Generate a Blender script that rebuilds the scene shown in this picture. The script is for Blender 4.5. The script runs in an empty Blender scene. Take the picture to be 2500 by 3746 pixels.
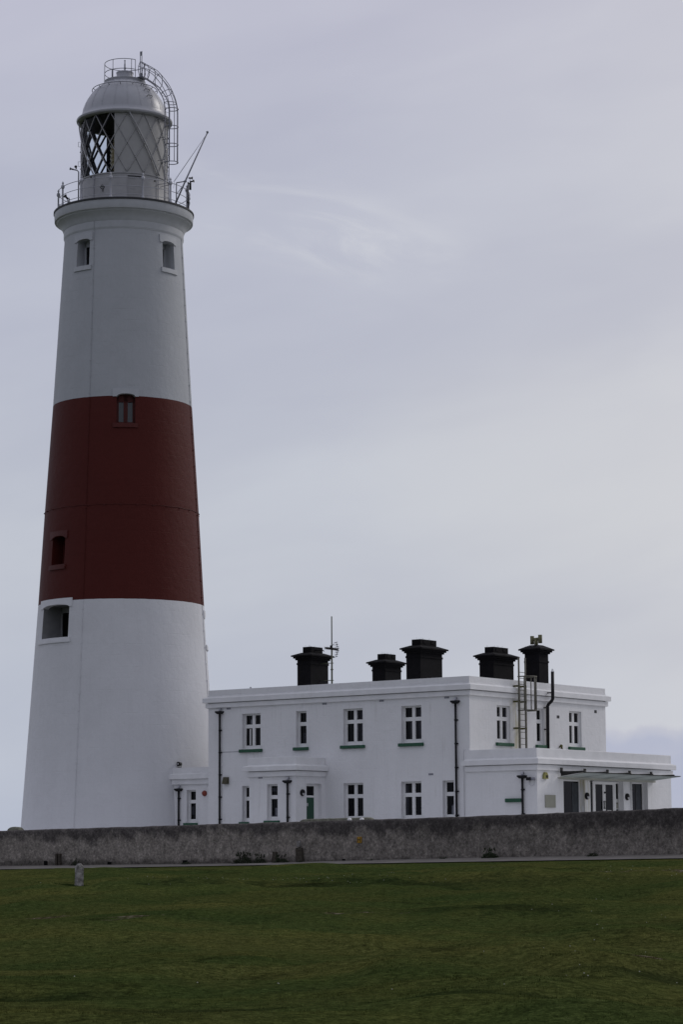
import bpy, math, random
import numpy as np
from mathutils import Vector, noise as mnoise
R = math.radians
random.seed(7)
rng = np.random.default_rng(11)
scene = bpy.context.scene
COL = scene.collection

# ------------------------------------------------------------------ camera
EYE = 1.6
cam = bpy.data.cameras.new('camera'); camo = bpy.data.objects.new('camera', cam); COL.objects.link(camo)
cam.sensor_fit = 'VERTICAL'; cam.sensor_height = 36.0; cam.sensor_width = 24.0
cam.lens = 9239.1 / 3746 * 36.0
cam.clip_start = 0.5; cam.clip_end = 20000
pitch, roll = 0.135855, 0.0053976
from mathutils import Matrix
camo.matrix_world = (Matrix.Translation((0, 0, EYE)) @ Matrix.Rotation(math.pi/2 + pitch, 4, 'X')
                     @ Matrix.Rotation(-roll, 4, 'Z'))
scene.camera = camo
# ------------------------------------------------------------------ view, world, sun
scene.view_settings.view_transform = 'Standard'; scene.view_settings.look = 'None'
scene.view_settings.exposure = 0.0; scene.view_settings.gamma = 1.0
scene.view_settings.use_curve_mapping = False
SUN_DIR = Vector((0.80, 0.50, 0.62)).normalized()
w = bpy.data.worlds.new("World"); scene.world = w; w.use_nodes = True
nt = w.node_tree; nt.nodes.clear()
def wn(t, **k):
    n = nt.nodes.new(t)
    for a, v in k.items(): setattr(n, a, v)
    return n
wo = wn('ShaderNodeOutputWorld'); bg = wn('ShaderNodeBackground')
sky = wn('ShaderNodeTexSky', sky_type='NISHITA'); sky.sun_disc = False
sky.sun_elevation = math.asin(SUN_DIR.z); sky.sun_rotation = math.atan2(SUN_DIR.x, SUN_DIR.y)
sky.air_density = 1.4; sky.dust_density = 3.0
tc = wn('ShaderNodeTexCoord'); sep = wn('ShaderNodeSeparateXYZ')
nt.links.new(tc.outputs['Generated'], sep.inputs[0])
def wmath(op, a, b=None, clamp=False):
    m = wn('ShaderNodeMath', operation=op); m.use_clamp = clamp
    for i, v in enumerate((a, b)):
        if v is None: continue
        if isinstance(v, (int, float)): m.inputs[i].default_value = v
        else: nt.links.new(v, m.inputs[i])
    return m.outputs[0]
def wramp(fac, stops):
    r = wn('ShaderNodeValToRGB'); cr = r.color_ramp; cr.interpolation = 'EASE'
    while len(cr.elements) < len(stops): cr.elements.new(0.5)
    for e, (p, c) in zip(cr.elements, stops): e.position = p; e.color = (*c, 1)
    nt.links.new(fac, r.inputs[0]); return r.outputs[0]
def wmix(fac, a, b, mode='MIX'):
    m = wn('ShaderNodeMix', data_type='RGBA', blend_type=mode)
    if isinstance(fac, (int, float)): m.inputs[0].default_value = fac
    else: nt.links.new(fac, m.inputs[0])
    for i, v in ((6, a), (7, b)):
        if isinstance(v, tuple): m.inputs[i].default_value = (*v, 1)
        else: nt.links.new(v, m.inputs[i])
    return m.outputs[2]
def wnoise(scale, sx, sy, sz, detail=4, rough=.5, off=(0, 0, 0), rot=(0, 0, 0), dist=0.0):
    m0 = wn('ShaderNodeMapping'); m0.inputs['Rotation'].default_value = rot; nt.links.new(tc.outputs['Generated'], m0.inputs[0])
    mp = wn('ShaderNodeMapping'); mp.inputs['Scale'].default_value = (sx, sy, sz); mp.inputs['Location'].default_value = off
    nt.links.new(m0.outputs[0], mp.inputs[0])
    n = wn('ShaderNodeTexNoise'); n.inputs['Scale'].default_value = scale
    n.inputs['Detail'].default_value = detail; n.inputs['Roughness'].default_value = rough
    n.inputs['Distortion'].default_value = dist
    nt.links.new(mp.outputs[0], n.inputs['Vector']); return n.outputs[0]
X, Y, Zc = sep.outputs
# broad cloud layer: colour by height above the horizon
base = wramp(Zc, [(0.0, (.455, .50, .61)), (0.045, (.505, .545, .64)), (0.12, (.525, .555, .635)), (0.24, (.49, .51, .61)), (0.34, (.495, .50, .61)), (1.0, (.42, .43, .50))])
# brighter, warmer cloud toward the hidden sun on the right
side = wmath('MULTIPLY', wmath('ADD', X, .14, clamp=True), 3.2, clamp=True)
warm = wmix(side, base, (.64, .635, .665))
warm2 = wmix(wmath('MULTIPLY', side, .62), base, warm)
# soft large patches
n1 = wnoise(3.2, 1, 1, 3.6, detail=4, rough=.5, off=(.3, 0, .15), rot=(0, R(12), 0))
p1 = wramp(n1, [(.36, (.90, .90, .93)), (.64, (1.09, 1.085, 1.06))])
c1 = wmix(.60, warm2, wmix(1.0, warm2, p1, 'MULTIPLY'))
n1b = wnoise(11, 1, 1, 3.0, detail=5, rough=.55, off=(.7, .2, .4), rot=(0, R(8), 0), dist=.4)
p1b = wramp(n1b, [(.36, (.985, .985, .99)), (.64, (1.012, 1.012, 1.008))])
c1 = wmix(1.0, c1, p1b, 'MULTIPLY')
# fine high wisps in a band near 0.26
n2 = wnoise(13, .9, 1, 3.8, detail=8, rough=.62, rot=(0, R(-11), 0), off=(.02, 0, .45), dist=.8)
wband = wmath('MULTIPLY', wramp(wmath('MULTIPLY', wmath('ABSOLUTE', wmath('SUBTRACT', Zc, wmath('SUBTRACT', .243, wmath('MULTIPLY', X, .26)))), 44.0), [(0, (1, 1, 1)), (1, (0, 0, 0))]),
              wramp(wmath('MULTIPLY', wmath('ABSOLUTE', wmath('ADD', X, .006)), 11.5), [(0, (1, 1, 1)), (1, (0, 0, 0))]))
p2 = wmath('MULTIPLY', wramp(n2, [(.40, (0, 0, 0)), (.66, (1, 1, 1))]), wband)
c2 = wmix(wmath('MULTIPLY', p2, .80), c1, (.66, .67, .72))
# low cloud bank along the right horizon with a paler lit top
bn = wnoise(38, 1, 1, .8, detail=6, rough=.55, off=(.2, .1, 0))
edge = wmath('ADD', wmath('ADD', .0495, wmath('MULTIPLY', X, .02)), wmath('MULTIPLY', wmath('SUBTRACT', bn, .5), .020))
below = wmath('MULTIPLY', wmath('SUBTRACT', edge, Zc), 420.0, clamp=True)
right = wmath('MULTIPLY', wmath('SUBTRACT', X, .045), 22.0, clamp=True)
bank = wmath('MULTIPLY', below, right)
deep = wmath('MULTIPLY', wmath('SUBTRACT', edge, Zc), 130.0, clamp=True)
bn2 = wnoise(26, 1, 1, 1.6, detail=6, rough=.55, off=(.5, .3, 0))
bcol = wmix(wmath('MULTIPLY', deep, wramp(bn2, [(.35, (.6, .6, .6)), (.65, (1, 1, 1))])), (.56, .57, .645), (.425, .46, .60))
gx_ = wmath('MULTIPLY', wmath('SUBTRACT', X, .095), 9.0); gz_ = wmath('MULTIPLY', wmath('SUBTRACT', Zc, .155), 17.0)
glow = wramp(wmath('ADD', wmath('MULTIPLY', gx_, gx_), wmath('MULTIPLY', gz_, gz_)), [(0, (1, 1, 1)), (1, (0, 0, 0))])
c2 = wmix(wmath('MULTIPLY', glow, .16), c2, (.66, .65, .645))
c3 = wmix(wmath('MULTIPLY', bank, .85), c2, bcol)
# heavier, darker overcast behind the photographer
back = wmath('MULTIPLY', wmath('SUBTRACT', .35, Y), .9, clamp=True)
c4 = wmix(wmath('MULTIPLY', back, .62), c3, (.30, .315, .405))
# overhead stays bright
c5 = wmix(wmath('MULTIPLY', wmath('SUBTRACT', Zc, .45), 1.5, clamp=True), c4, (.52, .535, .60))
nsky = wmix(1.0, sky.outputs[0], (.09, .09, .09), 'MULTIPLY')
fin = wmix(.95, nsky, c5)
nt.links.new(fin, bg.inputs[0]); bg.inputs[1].default_value = 1.0
nt.links.new(bg.outputs[0], wo.inputs[0])
sun = bpy.data.lights.new('sun', 'SUN'); suno = bpy.data.objects.new('sun', sun); COL.objects.link(suno)
sun.energy = 0.85; sun.angle = R(14); sun.color = (1.0, .965, .93)
suno.rotation_euler = SUN_DIR.to_track_quat('Z', 'Y').to_euler(); suno.location = (30, 60, 60)

# ------------------------------------------------------------------ materials
def mat(name, col, rough=.6, spec=.3, metal=0.0, var=0.0, vscale=3.0, bump=0.0, bscale=30.0, coat=0.0):
    m = bpy.data.materials.new(name); m.use_nodes = True; t = m.node_tree; n = t.nodes; L = t.links
    p = n['Principled BSDF']; p.inputs['Base Color'].default_value = (*col, 1)
    p.inputs['Roughness'].default_value = rough; p.inputs['Metallic'].default_value = metal
    p.inputs['Specular IOR Level'].default_value = spec; p.inputs['Coat Weight'].default_value = coat
    g = n.new('ShaderNodeNewGeometry')
    if var:
        a = n.new('ShaderNodeTexNoise'); a.inputs['Scale'].default_value = vscale; a.inputs['Detail'].default_value = 6
        L.new(g.outputs['Position'], a.inputs['Vector'])
        r = n.new('ShaderNodeValToRGB'); r.color_ramp.elements[0].position = .32; r.color_ramp.elements[1].position = .68
        r.color_ramp.elements[0].color = (*[c*(1-var) for c in col], 1); r.color_ramp.elements[1].color = (*[min(1, c*(1+var)) for c in col], 1)
        L.new(a.outputs[0], r.inputs[0]); L.new(r.outputs[0], p.inputs['Base Color'])
    if bump:
        b = n.new('ShaderNodeTexNoise'); b.inputs['Scale'].default_value = bscale; b.inputs['Detail'].default_value = 5
        L.new(g.outputs['Position'], b.inputs['Vector'])
        bm = n.new('ShaderNodeBump'); bm.inputs['Strength'].default_value = 1; bm.inputs['Distance'].default_value = bump
        L.new(b.outputs[0], bm.inputs['Height']); L.new(bm.outputs[0], p.inputs['Normal'])
    return m
class G:
    """small node-graph helper for the larger materials"""
    def __init__(s, name):
        s.m = bpy.data.materials.new(name); s.m.use_nodes = True; s.t = s.m.node_tree; s.p = s.t.nodes['Principled BSDF']
        s.geo = s.t.nodes.new('ShaderNodeNewGeometry').outputs['Position']
    def link(s, a, b): s.t.links.new(a, b)
    def put(s, sock, v):
        if isinstance(v, (int, float)): sock.default_value = v
        elif isinstance(v, tuple): sock.default_value = (*v, 1) if len(v) == 3 else v
        else: s.link(v, sock)
    def math(s, op, a, b=0.0, clamp=False):
        n = s.t.nodes.new('ShaderNodeMath'); n.operation = op; n.use_clamp = clamp; s.put(n.inputs[0], a); s.put(n.inputs[1], b); return n.outputs[0]
    def mapped(s, scale, rot=(0, 0, 0), off=(0, 0, 0)):
        n = s.t.nodes.new('ShaderNodeMapping'); n.inputs['Scale'].default_value = scale; n.inputs['Rotation'].default_value = rot; n.inputs['Location'].default_value = off
        s.link(s.geo, n.inputs[0]); return n.outputs[0]
    def noise(s, scale, vec=None, detail=5, rough=.55, dist=0.):
        n = s.t.nodes.new('ShaderNodeTexNoise'); n.inputs['Scale'].default_value = scale; n.inputs['Detail'].default_value = detail
        n.inputs['Roughness'].default_value = rough; n.inputs['Distortion'].default_value = dist
        s.link(vec or s.geo, n.inputs['Vector']); return n.outputs[0]
    def ramp(s, f, stops):
        n = s.t.nodes.new('ShaderNodeValToRGB'); cr = n.color_ramp
        while len(cr.elements) < len(stops): cr.elements.new(.5)
        for e, (p, c) in zip(cr.elements, stops): e.position = p; e.color = (*((c, c, c) if isinstance(c, (int, float)) else c), 1)
        s.link(f, n.inputs[0]); return n.outputs[0]
    def mix(s, f, a, b, mode='MIX'):
        n = s.t.nodes.new('ShaderNodeMix'); n.data_type = 'RGBA'; n.blend_type = mode; s.put(n.inputs[0], f); s.put(n.inputs[6], a); s.put(n.inputs[7], b); return n.outputs[2]
    def xyz(s):
        n = s.t.nodes.new('ShaderNodeSeparateXYZ'); s.link(s.geo, n.inputs[0]); return n.outputs
    def bump(s, h, dist, strength=1.0):
        n = s.t.nodes.new('ShaderNodeBump'); n.inputs['Distance'].default_value = dist; n.inputs['Strength'].default_value = strength; s.link(h, n.inputs['Height'])
        if s.p.inputs['Normal'].links: s.link(s.p.inputs['Normal'].links[0].from_socket, n.inputs['Normal'])
        s.link(n.outputs[0], s.p.inputs['Normal'])

def masonry_paint(name, top, red=None, course=0.0, rot=0.0):
    g = G(name)
    n1 = g.noise(.55, detail=5); n2 = g.noise(1.0, g.mapped((3.0, 3.0, .18)), detail=6, rough=.6); n3 = g.noise(14, detail=4)
    col = top
    if red is not None:                     # the painted band, bounded by two level lines
        z = g.xyz()[2]
        lo, hi, rc = red
        wob = g.math('MULTIPLY', g.math('SUBTRACT', g.noise(2.5), .5), .03)
        zz = g.math('ADD', z, wob)
        f = g.math('MULTIPLY', g.math('GREATER_THAN', zz, lo), g.math('LESS_THAN', zz, hi))
        col = g.mix(f, g.mix(g.math('GREATER_THAN', z, (lo+hi)/2), top, WHITE_UP_SHADED), rc)
        # one band shows a faint worn tide line of older paint
    v = g.ramp(n1, [(.3, .955), (.7, 1.02)])
    v2 = g.ramp(n2, [(.35, .98), (.55, 1.0), (.75, 1.005)])
    v3 = g.ramp(n3, [(.3, .97), (.7, 1.02)])
    c = g.mix(1.0, g.mix(1.0, g.mix(1.0, col, v, 'MULTIPLY'), v2, 'MULTIPLY'), v3, 'MULTIPLY')
    g.link(c, g.p.inputs['Base Color']); g.p.inputs['Roughness'].default_value = .6 if red else .55; g.p.inputs['Specular IOR Level'].default_value = .12
    if course:
        z = g.xyz()[2]
        fr = g.math('FRACT', g.math('DIVIDE', z, course))
        ln = g.math('MULTIPLY', g.math('ABSOLUTE', g.math('SUBTRACT', fr, .5)), 2.0)
        sharp = g.ramp(ln, [(0.0, 1.0), (.95, 1.0), (.99, 0.0)])
        mask = g.ramp(g.noise(.8, detail=3), [(.4, 0.0), (.6, 1.0)])
        g.bump(g.math('MULTIPLY', sharp, mask), .006)
    if course and red is None:
        tco = g.t.nodes.new('ShaderNodeTexCoord'); so = g.t.nodes.new('ShaderNodeSeparateXYZ'); g.link(tco.outputs['Object'], so.inputs[0]); ox, oy, oz = so.outputs
        dy = g.math('ABSOLUTE', g.math('ADD', oy, 2.10))          # house frame: ladder stands at y 4.2, part origin at y 6.3
        m1 = g.math('MULTIPLY', g.ramp(dy, [(.25, 1.0), (.72, 0.0)]), g.math('GREATER_THAN', ox, 8.2))
        m2 = g.math('MULTIPLY', m1, g.math('LESS_THAN', oz, 6.95))
        m3 = g.math('MULTIPLY', m2, g.ramp(g.noise(1.0, g.mapped((5, 5, .7)), detail=6), [(.42, 0.0), (.66, .75)]))
        c2_ = g.mix(m3, c, g.mix(1.0, c, (.72, .66, .40), 'MULTIPLY'))
        # thin grey runs below the ledges
        m4 = g.math('MULTIPLY', g.ramp(g.noise(1.0, g.mapped((7, 7, .35)), detail=4), [(.56, 0.0), (.70, .55)]), g.ramp(g.noise(.9, detail=3), [(.42, 0.0), (.6, 1.0)]))
        c3_ = g.mix(m4, c2_, g.mix(1.0, c2_, (.80, .80, .78), 'MULTIPLY'))
        g.link(c3_, g.p.inputs['Base Color'])
    g.bump(g.noise(3.0, detail=5), .02)
    g.bump(g.noise(45, detail=3), .004)
    return g.m
WHITE = (.66, .665, .69); WHITE_UP_SHADED = (.43, .445, .47)  # white above the red band darkened to paint in weaker bounce light
M = {}
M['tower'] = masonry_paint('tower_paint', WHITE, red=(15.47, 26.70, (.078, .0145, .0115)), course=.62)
M['white'] = masonry_paint('white_masonry_paint', (.76, .76, .77), course=.46)
M['white_trim'] = mat('white_trim_paint', (.74, .74, .75), .5, var=.05, vscale=2.0, bump=.003, bscale=8)
M['reveal_grey'] = mat('grey_timber_lining', (.27, .27, .275), .6, var=.08)
M['hood_low'] = mat('hood_lower_paint', (.66, .665, .69), .5, var=.04, bump=.004)
M['hood_shaded'] = mat('hood_shaded_paint', (.44, .455, .48), .5, var=.04, bump=.004)  # the hood white with the dimmer light of the upper tower painted in
M['red'] = mat('red_paint', (.078, .0145, .0115), .5, .2, var=.08, bump=.004)
M['frame'] = mat('white_frame', (.76, .76, .76), .4, var=.03)
M['pane'] = mat('dark_window_glass', (.004, .0045, .006), .05, .10)
M['pane_red'] = mat('grey_window_glass', (.06, .068, .075), .1, .5)
M['curtain'] = mat('curtain_cloth', (.030, .031, .040), .9, var=.3, vscale=9)
M['curtain_pale'] = mat('pale_blind', (.15, .155, .18), .9, var=.2, vscale=6)
M['partition'] = mat('grey_partition', (.050, .055, .062), .8, var=.2, vscale=4)
M['beam'] = mat('weathered_beam', (.42, .42, .37), .6)
M['paper'] = mat('paper', (.55, .55, .53), .9)
M['green'] = mat('green_paint', (.022, .085, .048), .5, .3, var=.12, vscale=8)
M['green_door'] = mat('green_door_paint', (.012, .062, .034), .35, .4)
M['black'] = mat('black_paint', (.006, .006, .008), .5, .25)
M['blackiron'] = mat('black_iron', (.02, .019, .018), .6, .3)
M['chimney'] = mat('black_painted_chimney', (.0065, .006, .0075), .8, .12, var=.25, vscale=4, bump=.01, bscale=12)
M['metal'] = mat('galvanised_rail', (.20, .205, .24), .5, .4, var=.12, vscale=5)
M['metal_pale'] = mat('pale_painted_metal', (.42, .425, .47), .45, .4, var=.08)
M['dome'] = None
M['lead'] = mat('lead_deck_edge', (.035, .036, .04), .6)
M['lantern_dark'] = mat('lantern_inner_paint', (.03, .03, .035), .7)
M['lantern_bar'] = mat('lantern_bar_paint', (.34, .34, .35), .45, .4)
M['panel'] = mat('lantern_blanking_panel', (.33, .33, .33), .5, .35, var=.06, vscale=1.5, bump=.004, bscale=3)
M['murette'] = mat('lantern_base_paint', (.33, .33, .34), .5, .4, var=.07, vscale=2.5, bump=.005, bscale=3)
M['rusty'] = mat('weathered_ladder_metal', (.115, .11, .09), .65, .3, var=.25, vscale=9)
M['rust'] = mat('rusty_bracket', (.09, .085, .03), .8, var=.4, vscale=12)
M['alum'] = mat('aluminium', (.30, .31, .30), .5, metal=.5)
M['stoneblock'] = mat('lichened_stone', (.16, .16, .125), .9, .2, var=.35, vscale=6, bump=.03, bscale=9)
M['wood'] = mat('old_timber', (.060, .052, .042), .9, .2, var=.35, vscale=14, bump=.01, bscale=25)
M['dark'] = mat('dark_drain_mouth', (.004, .004, .004), .9, .1)
M['cowl'] = mat('terracotta_grey_cowl', (.13, .125, .07), .8, var=.2, vscale=10)
M['mast'] = mat('weathered_mast', (.085, .09, .06), .6)
M['beige'] = mat('beige_board', (.30, .30, .25), .7, var=.05)
M['brown'] = mat('brown_metal_box', (.065, .058, .035), .6)
M['redbell'] = mat('red_alarm_dome', (.22, .045, .03), .5)
M['yellow'] = mat('yellow_sign', (.42, .23, .02), .5, var=.1)
M['yellowgreen'] = mat('dull_yellow_alarm', (.26, .25, .08), .5)
M['lampglass'] = mat('lamp_diffuser', (.42, .42, .43), .3)
M['brass'] = mat('lens_brass', (.20, .15, .06), .35, metal=.6)
M['leaf'] = mat('weed_leaf', (.018, .026, .010), .7, .3, var=.5, vscale=18)
M['leaf2'] = mat('bush_leaf', (.022, .034, .012), .7, .3, var=.5, vscale=18)
M['daisy'] = mat('daisy_petal', (.24, .245, .20), .8)
M['conc'] = mat('pale_concrete', (.58, .58, .57), .85, .2, var=.12, vscale=.8, bump=.004)

g = G('dome_paint')
n1 = g.noise(1.2); c = g.mix(1.0, (.40, .405, .44), g.ramp(n1, [(.3, .93), (.7, 1.04)]), 'MULTIPLY')
g.link(c, g.p.inputs['Base Color']); g.p.inputs['Roughness'].default_value = .36; g.p.inputs['Specular IOR Level'].default_value = .35
g.bump(g.noise(2.0), .02); M['dome'] = g.m

# clear lantern glazing
m = bpy.data.materials.new('clear_glazing'); m.use_nodes = True; t = m.node_tree; t.nodes.clear()
o_ = t.nodes.new('ShaderNodeOutputMaterial'); mx = t.nodes.new('ShaderNodeMixShader'); tr = t.nodes.new('ShaderNodeBsdfTransparent'); gl = t.nodes.new('ShaderNodeBsdfGlossy')
lw = t.nodes.new('ShaderNodeLayerWeight'); lw.inputs[0].default_value = .12; tr.inputs[0].default_value = (.86, .90, .93, 1); gl.inputs['Roughness'].default_value = .04
t.links.new(lw.outputs['Fresnel'], mx.inputs[0]); t.links.new(tr.outputs[0], mx.inputs[1]); t.links.new(gl.outputs[0], mx.inputs[2]); t.links.new(mx.outputs[0], o_.inputs[0])
M['glazing'] = m
m = bpy.data.materials.new('canopy_glass'); m.use_nodes = True; t = m.node_tree; t.nodes.clear()
o_ = t.nodes.new('ShaderNodeOutputMaterial'); mx = t.nodes.new('ShaderNodeMixShader'); tr = t.nodes.new('ShaderNodeBsdfTransparent'); gl = t.nodes.new('ShaderNodeBsdfTranslucent')
mx.inputs[0].default_value = .72; tr.inputs[0].default_value = (.78, .82, .81, 1); gl.inputs[0].default_value = (.40, .42, .41, 1)
t.links.new(tr.outputs[0], mx.inputs[1]); t.links.new(gl.outputs[0], mx.inputs[2]); t.links.new(mx.outputs[0], o_.inputs[0])
M['canopy_glass'] = m

# roughcast boundary wall: grey render, blotches, dark algae streaks running down from the coping
g = G('roughcast_wall')
z = g.xyz()[2]
fine = g.noise(9, detail=8, rough=.8); mid = g.noise(2.4, detail=6, rough=.65); big = g.noise(.33, detail=3)
colr = g.ramp(fine, [(.30, (.060, .057, .054)), (.45, (.180, .171, .160)), (.58, (.285, .270, .253)), (.68, (.56, .54, .51))])
blot = g.noise(4.6, detail=6, rough=.7)
col2 = g.mix(1.0, g.mix(1.0, colr, g.ramp(mid, [(.32, .68), (.5, 1.0), (.70, 1.38)]), 'MULTIPLY'), g.ramp(blot, [(.34, .86), (.5, 1.0), (.66, 1.16)]), 'MULTIPLY')
xs = g.xyz()[0]
dirt = g.noise(1.15, g.mapped((.8, .8, .55)), detail=8, rough=.66)
fall = g.math('MULTIPLY', g.math('SUBTRACT', z, g.math('ADD', 2.42, g.math('MULTIPLY', xs, .006))), 1.7)
k = g.math('ADD', fall, g.math('MULTIPLY', g.math('SUBTRACT', dirt, .5), 4.0))
alg = g.ramp(k, [(.16, 0.0), (.85, .84)])
col3 = g.mix(alg, col2, g.mix(1.0, col2, (.26, .255, .285), 'MULTIPLY'))
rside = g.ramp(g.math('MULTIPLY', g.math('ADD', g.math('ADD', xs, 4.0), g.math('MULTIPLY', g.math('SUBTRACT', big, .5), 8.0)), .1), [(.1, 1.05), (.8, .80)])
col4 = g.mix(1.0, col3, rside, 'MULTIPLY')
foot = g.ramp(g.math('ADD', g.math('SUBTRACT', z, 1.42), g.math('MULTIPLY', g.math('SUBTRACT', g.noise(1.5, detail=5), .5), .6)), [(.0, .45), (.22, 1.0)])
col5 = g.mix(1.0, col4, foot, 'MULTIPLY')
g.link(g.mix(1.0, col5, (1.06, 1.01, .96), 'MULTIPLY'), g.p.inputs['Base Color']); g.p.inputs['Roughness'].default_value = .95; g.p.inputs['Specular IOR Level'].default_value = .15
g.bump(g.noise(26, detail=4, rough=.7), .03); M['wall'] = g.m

# turf: the same worn, painted-shade and lush patches tint the ground sheet and the blades on it
BANK_SHADE = [(0.5, 77.0, 9.5, 3.2), (-4.9, 80.5, 1.8, 1.5), (3.5, 55.0, 3.0, 2.2), (8.5, 46.0, 3.5, 2.5), (-3.6, 28.2, 1.9, .5), (3.8, 29.5, 1.8, .7), (0.4, 25.0, 6.0, .45)]  # dark ellipses that paint shade onto banks facing the camera
BARES = [(2.1, 86.0, 3.9, 1.5), (-7.3, 58.0, 1.1, .9), (-4.0, 52.5, 1.3, .6), (-.9, 84.5, 1.0, .8), (.4, 54.0, 1.2, .5), (10.2, 79.0, 1.8, .9), (4.8, 33.0, 1.4, .6)]
def ellipses(g, L, wob):
    out = None
    for (cx, cy, rx, ry) in L:
        mp = g.t.nodes.new('ShaderNodeMapping'); mp.inputs['Scale'].default_value = (1/rx, 1/ry, 0); mp.inputs['Location'].default_value = (-cx/rx, -cy/ry, 0); g.link(g.geo, mp.inputs[0])
        vl = g.t.nodes.new('ShaderNodeVectorMath'); vl.operation = 'LENGTH'; g.link(mp.outputs[0], vl.inputs[0])
        e = g.math('SUBTRACT', 1.0, vl.outputs['Value']); out = e if out is None else g.math('MAXIMUM', out, e)
    return g.math('ADD', out, wob)
def patches(g, c):
    wob = g.math('MULTIPLY', g.math('SUBTRACT', g.noise(1.1, detail=8, rough=.7), .5), 3.2)
    c = g.mix(g.math('MULTIPLY', g.math('MULTIPLY', ellipses(g, BANK_SHADE, g.math('SUBTRACT', wob, .15)), 1.5, clamp=True), .9), c, g.mix(1.0, c, (.44, .50, .56), 'MULTIPLY'))
    big = g.noise(.17, g.mapped((1.0, .75, 1)), detail=7, rough=.6); med = g.noise(.45, g.mapped((1, .75, 1)), detail=8, rough=.66)
    ledge_shade = g.noise(.62, g.mapped((.55, .55, 1), off=(5, 2, 0)), detail=8, rough=.66)  # random dark streaks standing in for the shade of small ledges
    c = g.mix(g.ramp(big, [(.43, 0.0), (.58, 1.0)]), c, g.mix(1.0, c, (.72, .88, .86), 'MULTIPLY'))
    wide = g.noise(.10, g.mapped((.55, 1.0, 1), off=(2, 9, 0)), detail=4, rough=.5)
    c = g.mix(g.ramp(wide, [(.45, 0.0), (.58, 1.0)]), c, g.mix(1.0, c, (.78, .84, .84), 'MULTIPLY'))
    c = g.mix(g.ramp(med, [(.46, 0.0), (.64, 1.0)]), c, g.mix(1.0, c, (1.18, 1.12, 1.06), 'MULTIPLY'))
    return g.mix(g.ramp(ledge_shade, [(.575, 0.0), (.66, .62)]), c, g.mix(1.0, c, (.36, .37, .42), 'MULTIPLY'))
g = G('turf')
st = g.mapped((1, 1, 1))
big = g.noise(.17, g.mapped((1.0, .55, 1)), detail=6, rough=.6); med = g.noise(.45, g.mapped((1, .45, 1)), detail=7, rough=.62); fine = g.noise(7, detail=7, rough=.7); xf = g.noise(24, detail=6, rough=.8)
c = g.ramp(fine, [(.30, (.024, .026, .0085)), (.46, (.054, .060, .0185)), (.60, (.079, .085, .0265)), (.76, (.115, .110, .043))])
c = g.mix(1.0, c, g.ramp(xf, [(.34, .45), (.5, 1.0), (.66, 1.75)]), 'MULTIPLY')
c = patches(g, c)
bare = g.noise(.25, g.mapped((.8, .8, 1), off=(3.1, 7.7, 0)), detail=8, rough=.68)
wobb = g.math('MULTIPLY', g.math('SUBTRACT', g.noise(2.3, g.mapped((.6, 1, 1)), detail=8, rough=.72), .54), 5.0)
c = g.mix(g.math('MULTIPLY', g.math('MULTIPLY', ellipses(g, BARES, wobb), 2.2, clamp=True), .85), c, g.ramp(g.noise(9, detail=6), [(.40, (.022, .016, .010)), (.53, (.085, .064, .045)), (.64, (.26, .225, .18))]))
g.link(c, g.p.inputs['Base Color']); g.p.inputs['Roughness'].default_value = .95; g.p.inputs['Specular IOR Level'].default_value = 0.0
g.bump(g.noise(2.2, detail=6, rough=.65), .02); g.bump(g.noise(22, detail=5, rough=.7), .03); M['turf'] = g.m
g = G('grass_blades')
c = g.ramp(g.noise(1.1, detail=5), [(.3, (.029, .034, .0095)), (.5, (.067, .075, .0215)), (.7, (.120, .115, .042))])
c = g.mix(1.0, c, g.ramp(g.noise(60, detail=2), [(.3, .6), (.7, 1.5)]), 'MULTIPLY'); c = patches(g, c)
g.link(c, g.p.inputs['Base Color']); g.p.inputs['Roughness'].default_value = .9; g.p.inputs['Specular IOR Level'].default_value = 0.0; M['blades'] = g.m
g = G('lush_grass')
c = g.ramp(g.noise(9, detail=4), [(.3, (.014, .028, .004)), (.7, (.034, .060, .009))])
g.link(c, g.p.inputs['Base Color']); g.p.inputs['Roughness'].default_value = .8; g.p.inputs['Specular IOR Level'].default_value = .12; M['lush'] = g.m
g = G('path_tarmac')
c = g.ramp(g.noise(1.3, g.mapped((.5, 1, 1)), detail=7, rough=.65), [(.3, (.14, .127, .115)), (.7, (.24, .22, .20))])
g.link(c, g.p.inputs['Base Color']); g.p.inputs['Roughness'].default_value = .85; g.bump(g.noise(40), .01); M['path'] = g.m
g = G('marker_stone')
c = g.ramp(g.noise(5.5, detail=8, rough=.7), [(.36, (.05, .048, .042)), (.48, (.20, .19, .18)), (.62, (.36, .35, .34))])
g.link(c, g.p.inputs['Base Color']); g.p.inputs['Roughness'].default_value = .9; g.bump(g.noise(12, detail=5), .03); M['marker'] = g.m

# ------------------------------------------------------------------ geometry helpers
PHI = 0.64625512
C0 = Vector((6.21260, 123.65)); T0 = Vector((-12.2985, 140.0))
FR = {'H': (C0, -PHI), 'T': (T0, 0.0), 'W': (Vector((0, 0)), 0.0)}
ORG = {}
def to_world(fr, p):
    o, a = FR[fr]; c, s = math.cos(a), math.sin(a)
    return Vector((o.x + c*p[0] - s*p[1], o.y + s*p[0] + c*p[1], p[2]))
def hw(lx, ly, z=0): return to_world('H', (lx, ly, z))
def place(o, fr, org):
    o.location = to_world(fr, org); o.rotation_euler = (0, 0, FR[fr][1]); ORG[o.name] = (fr, Vector(org))
def tag(o, label=None, cat=None, group=None, kind=None):
    for k, v in (('label', label), ('category', cat), ('group', group), ('kind', kind)):
        if v: o[k] = v
    return o
def thing(name, label, cat, fr, org, group=None):
    o = bpy.data.objects.new(name, None); COL.objects.link(o); o.empty_display_size = .2
    place(o, fr, org); return tag(o, label, cat, group)
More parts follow.
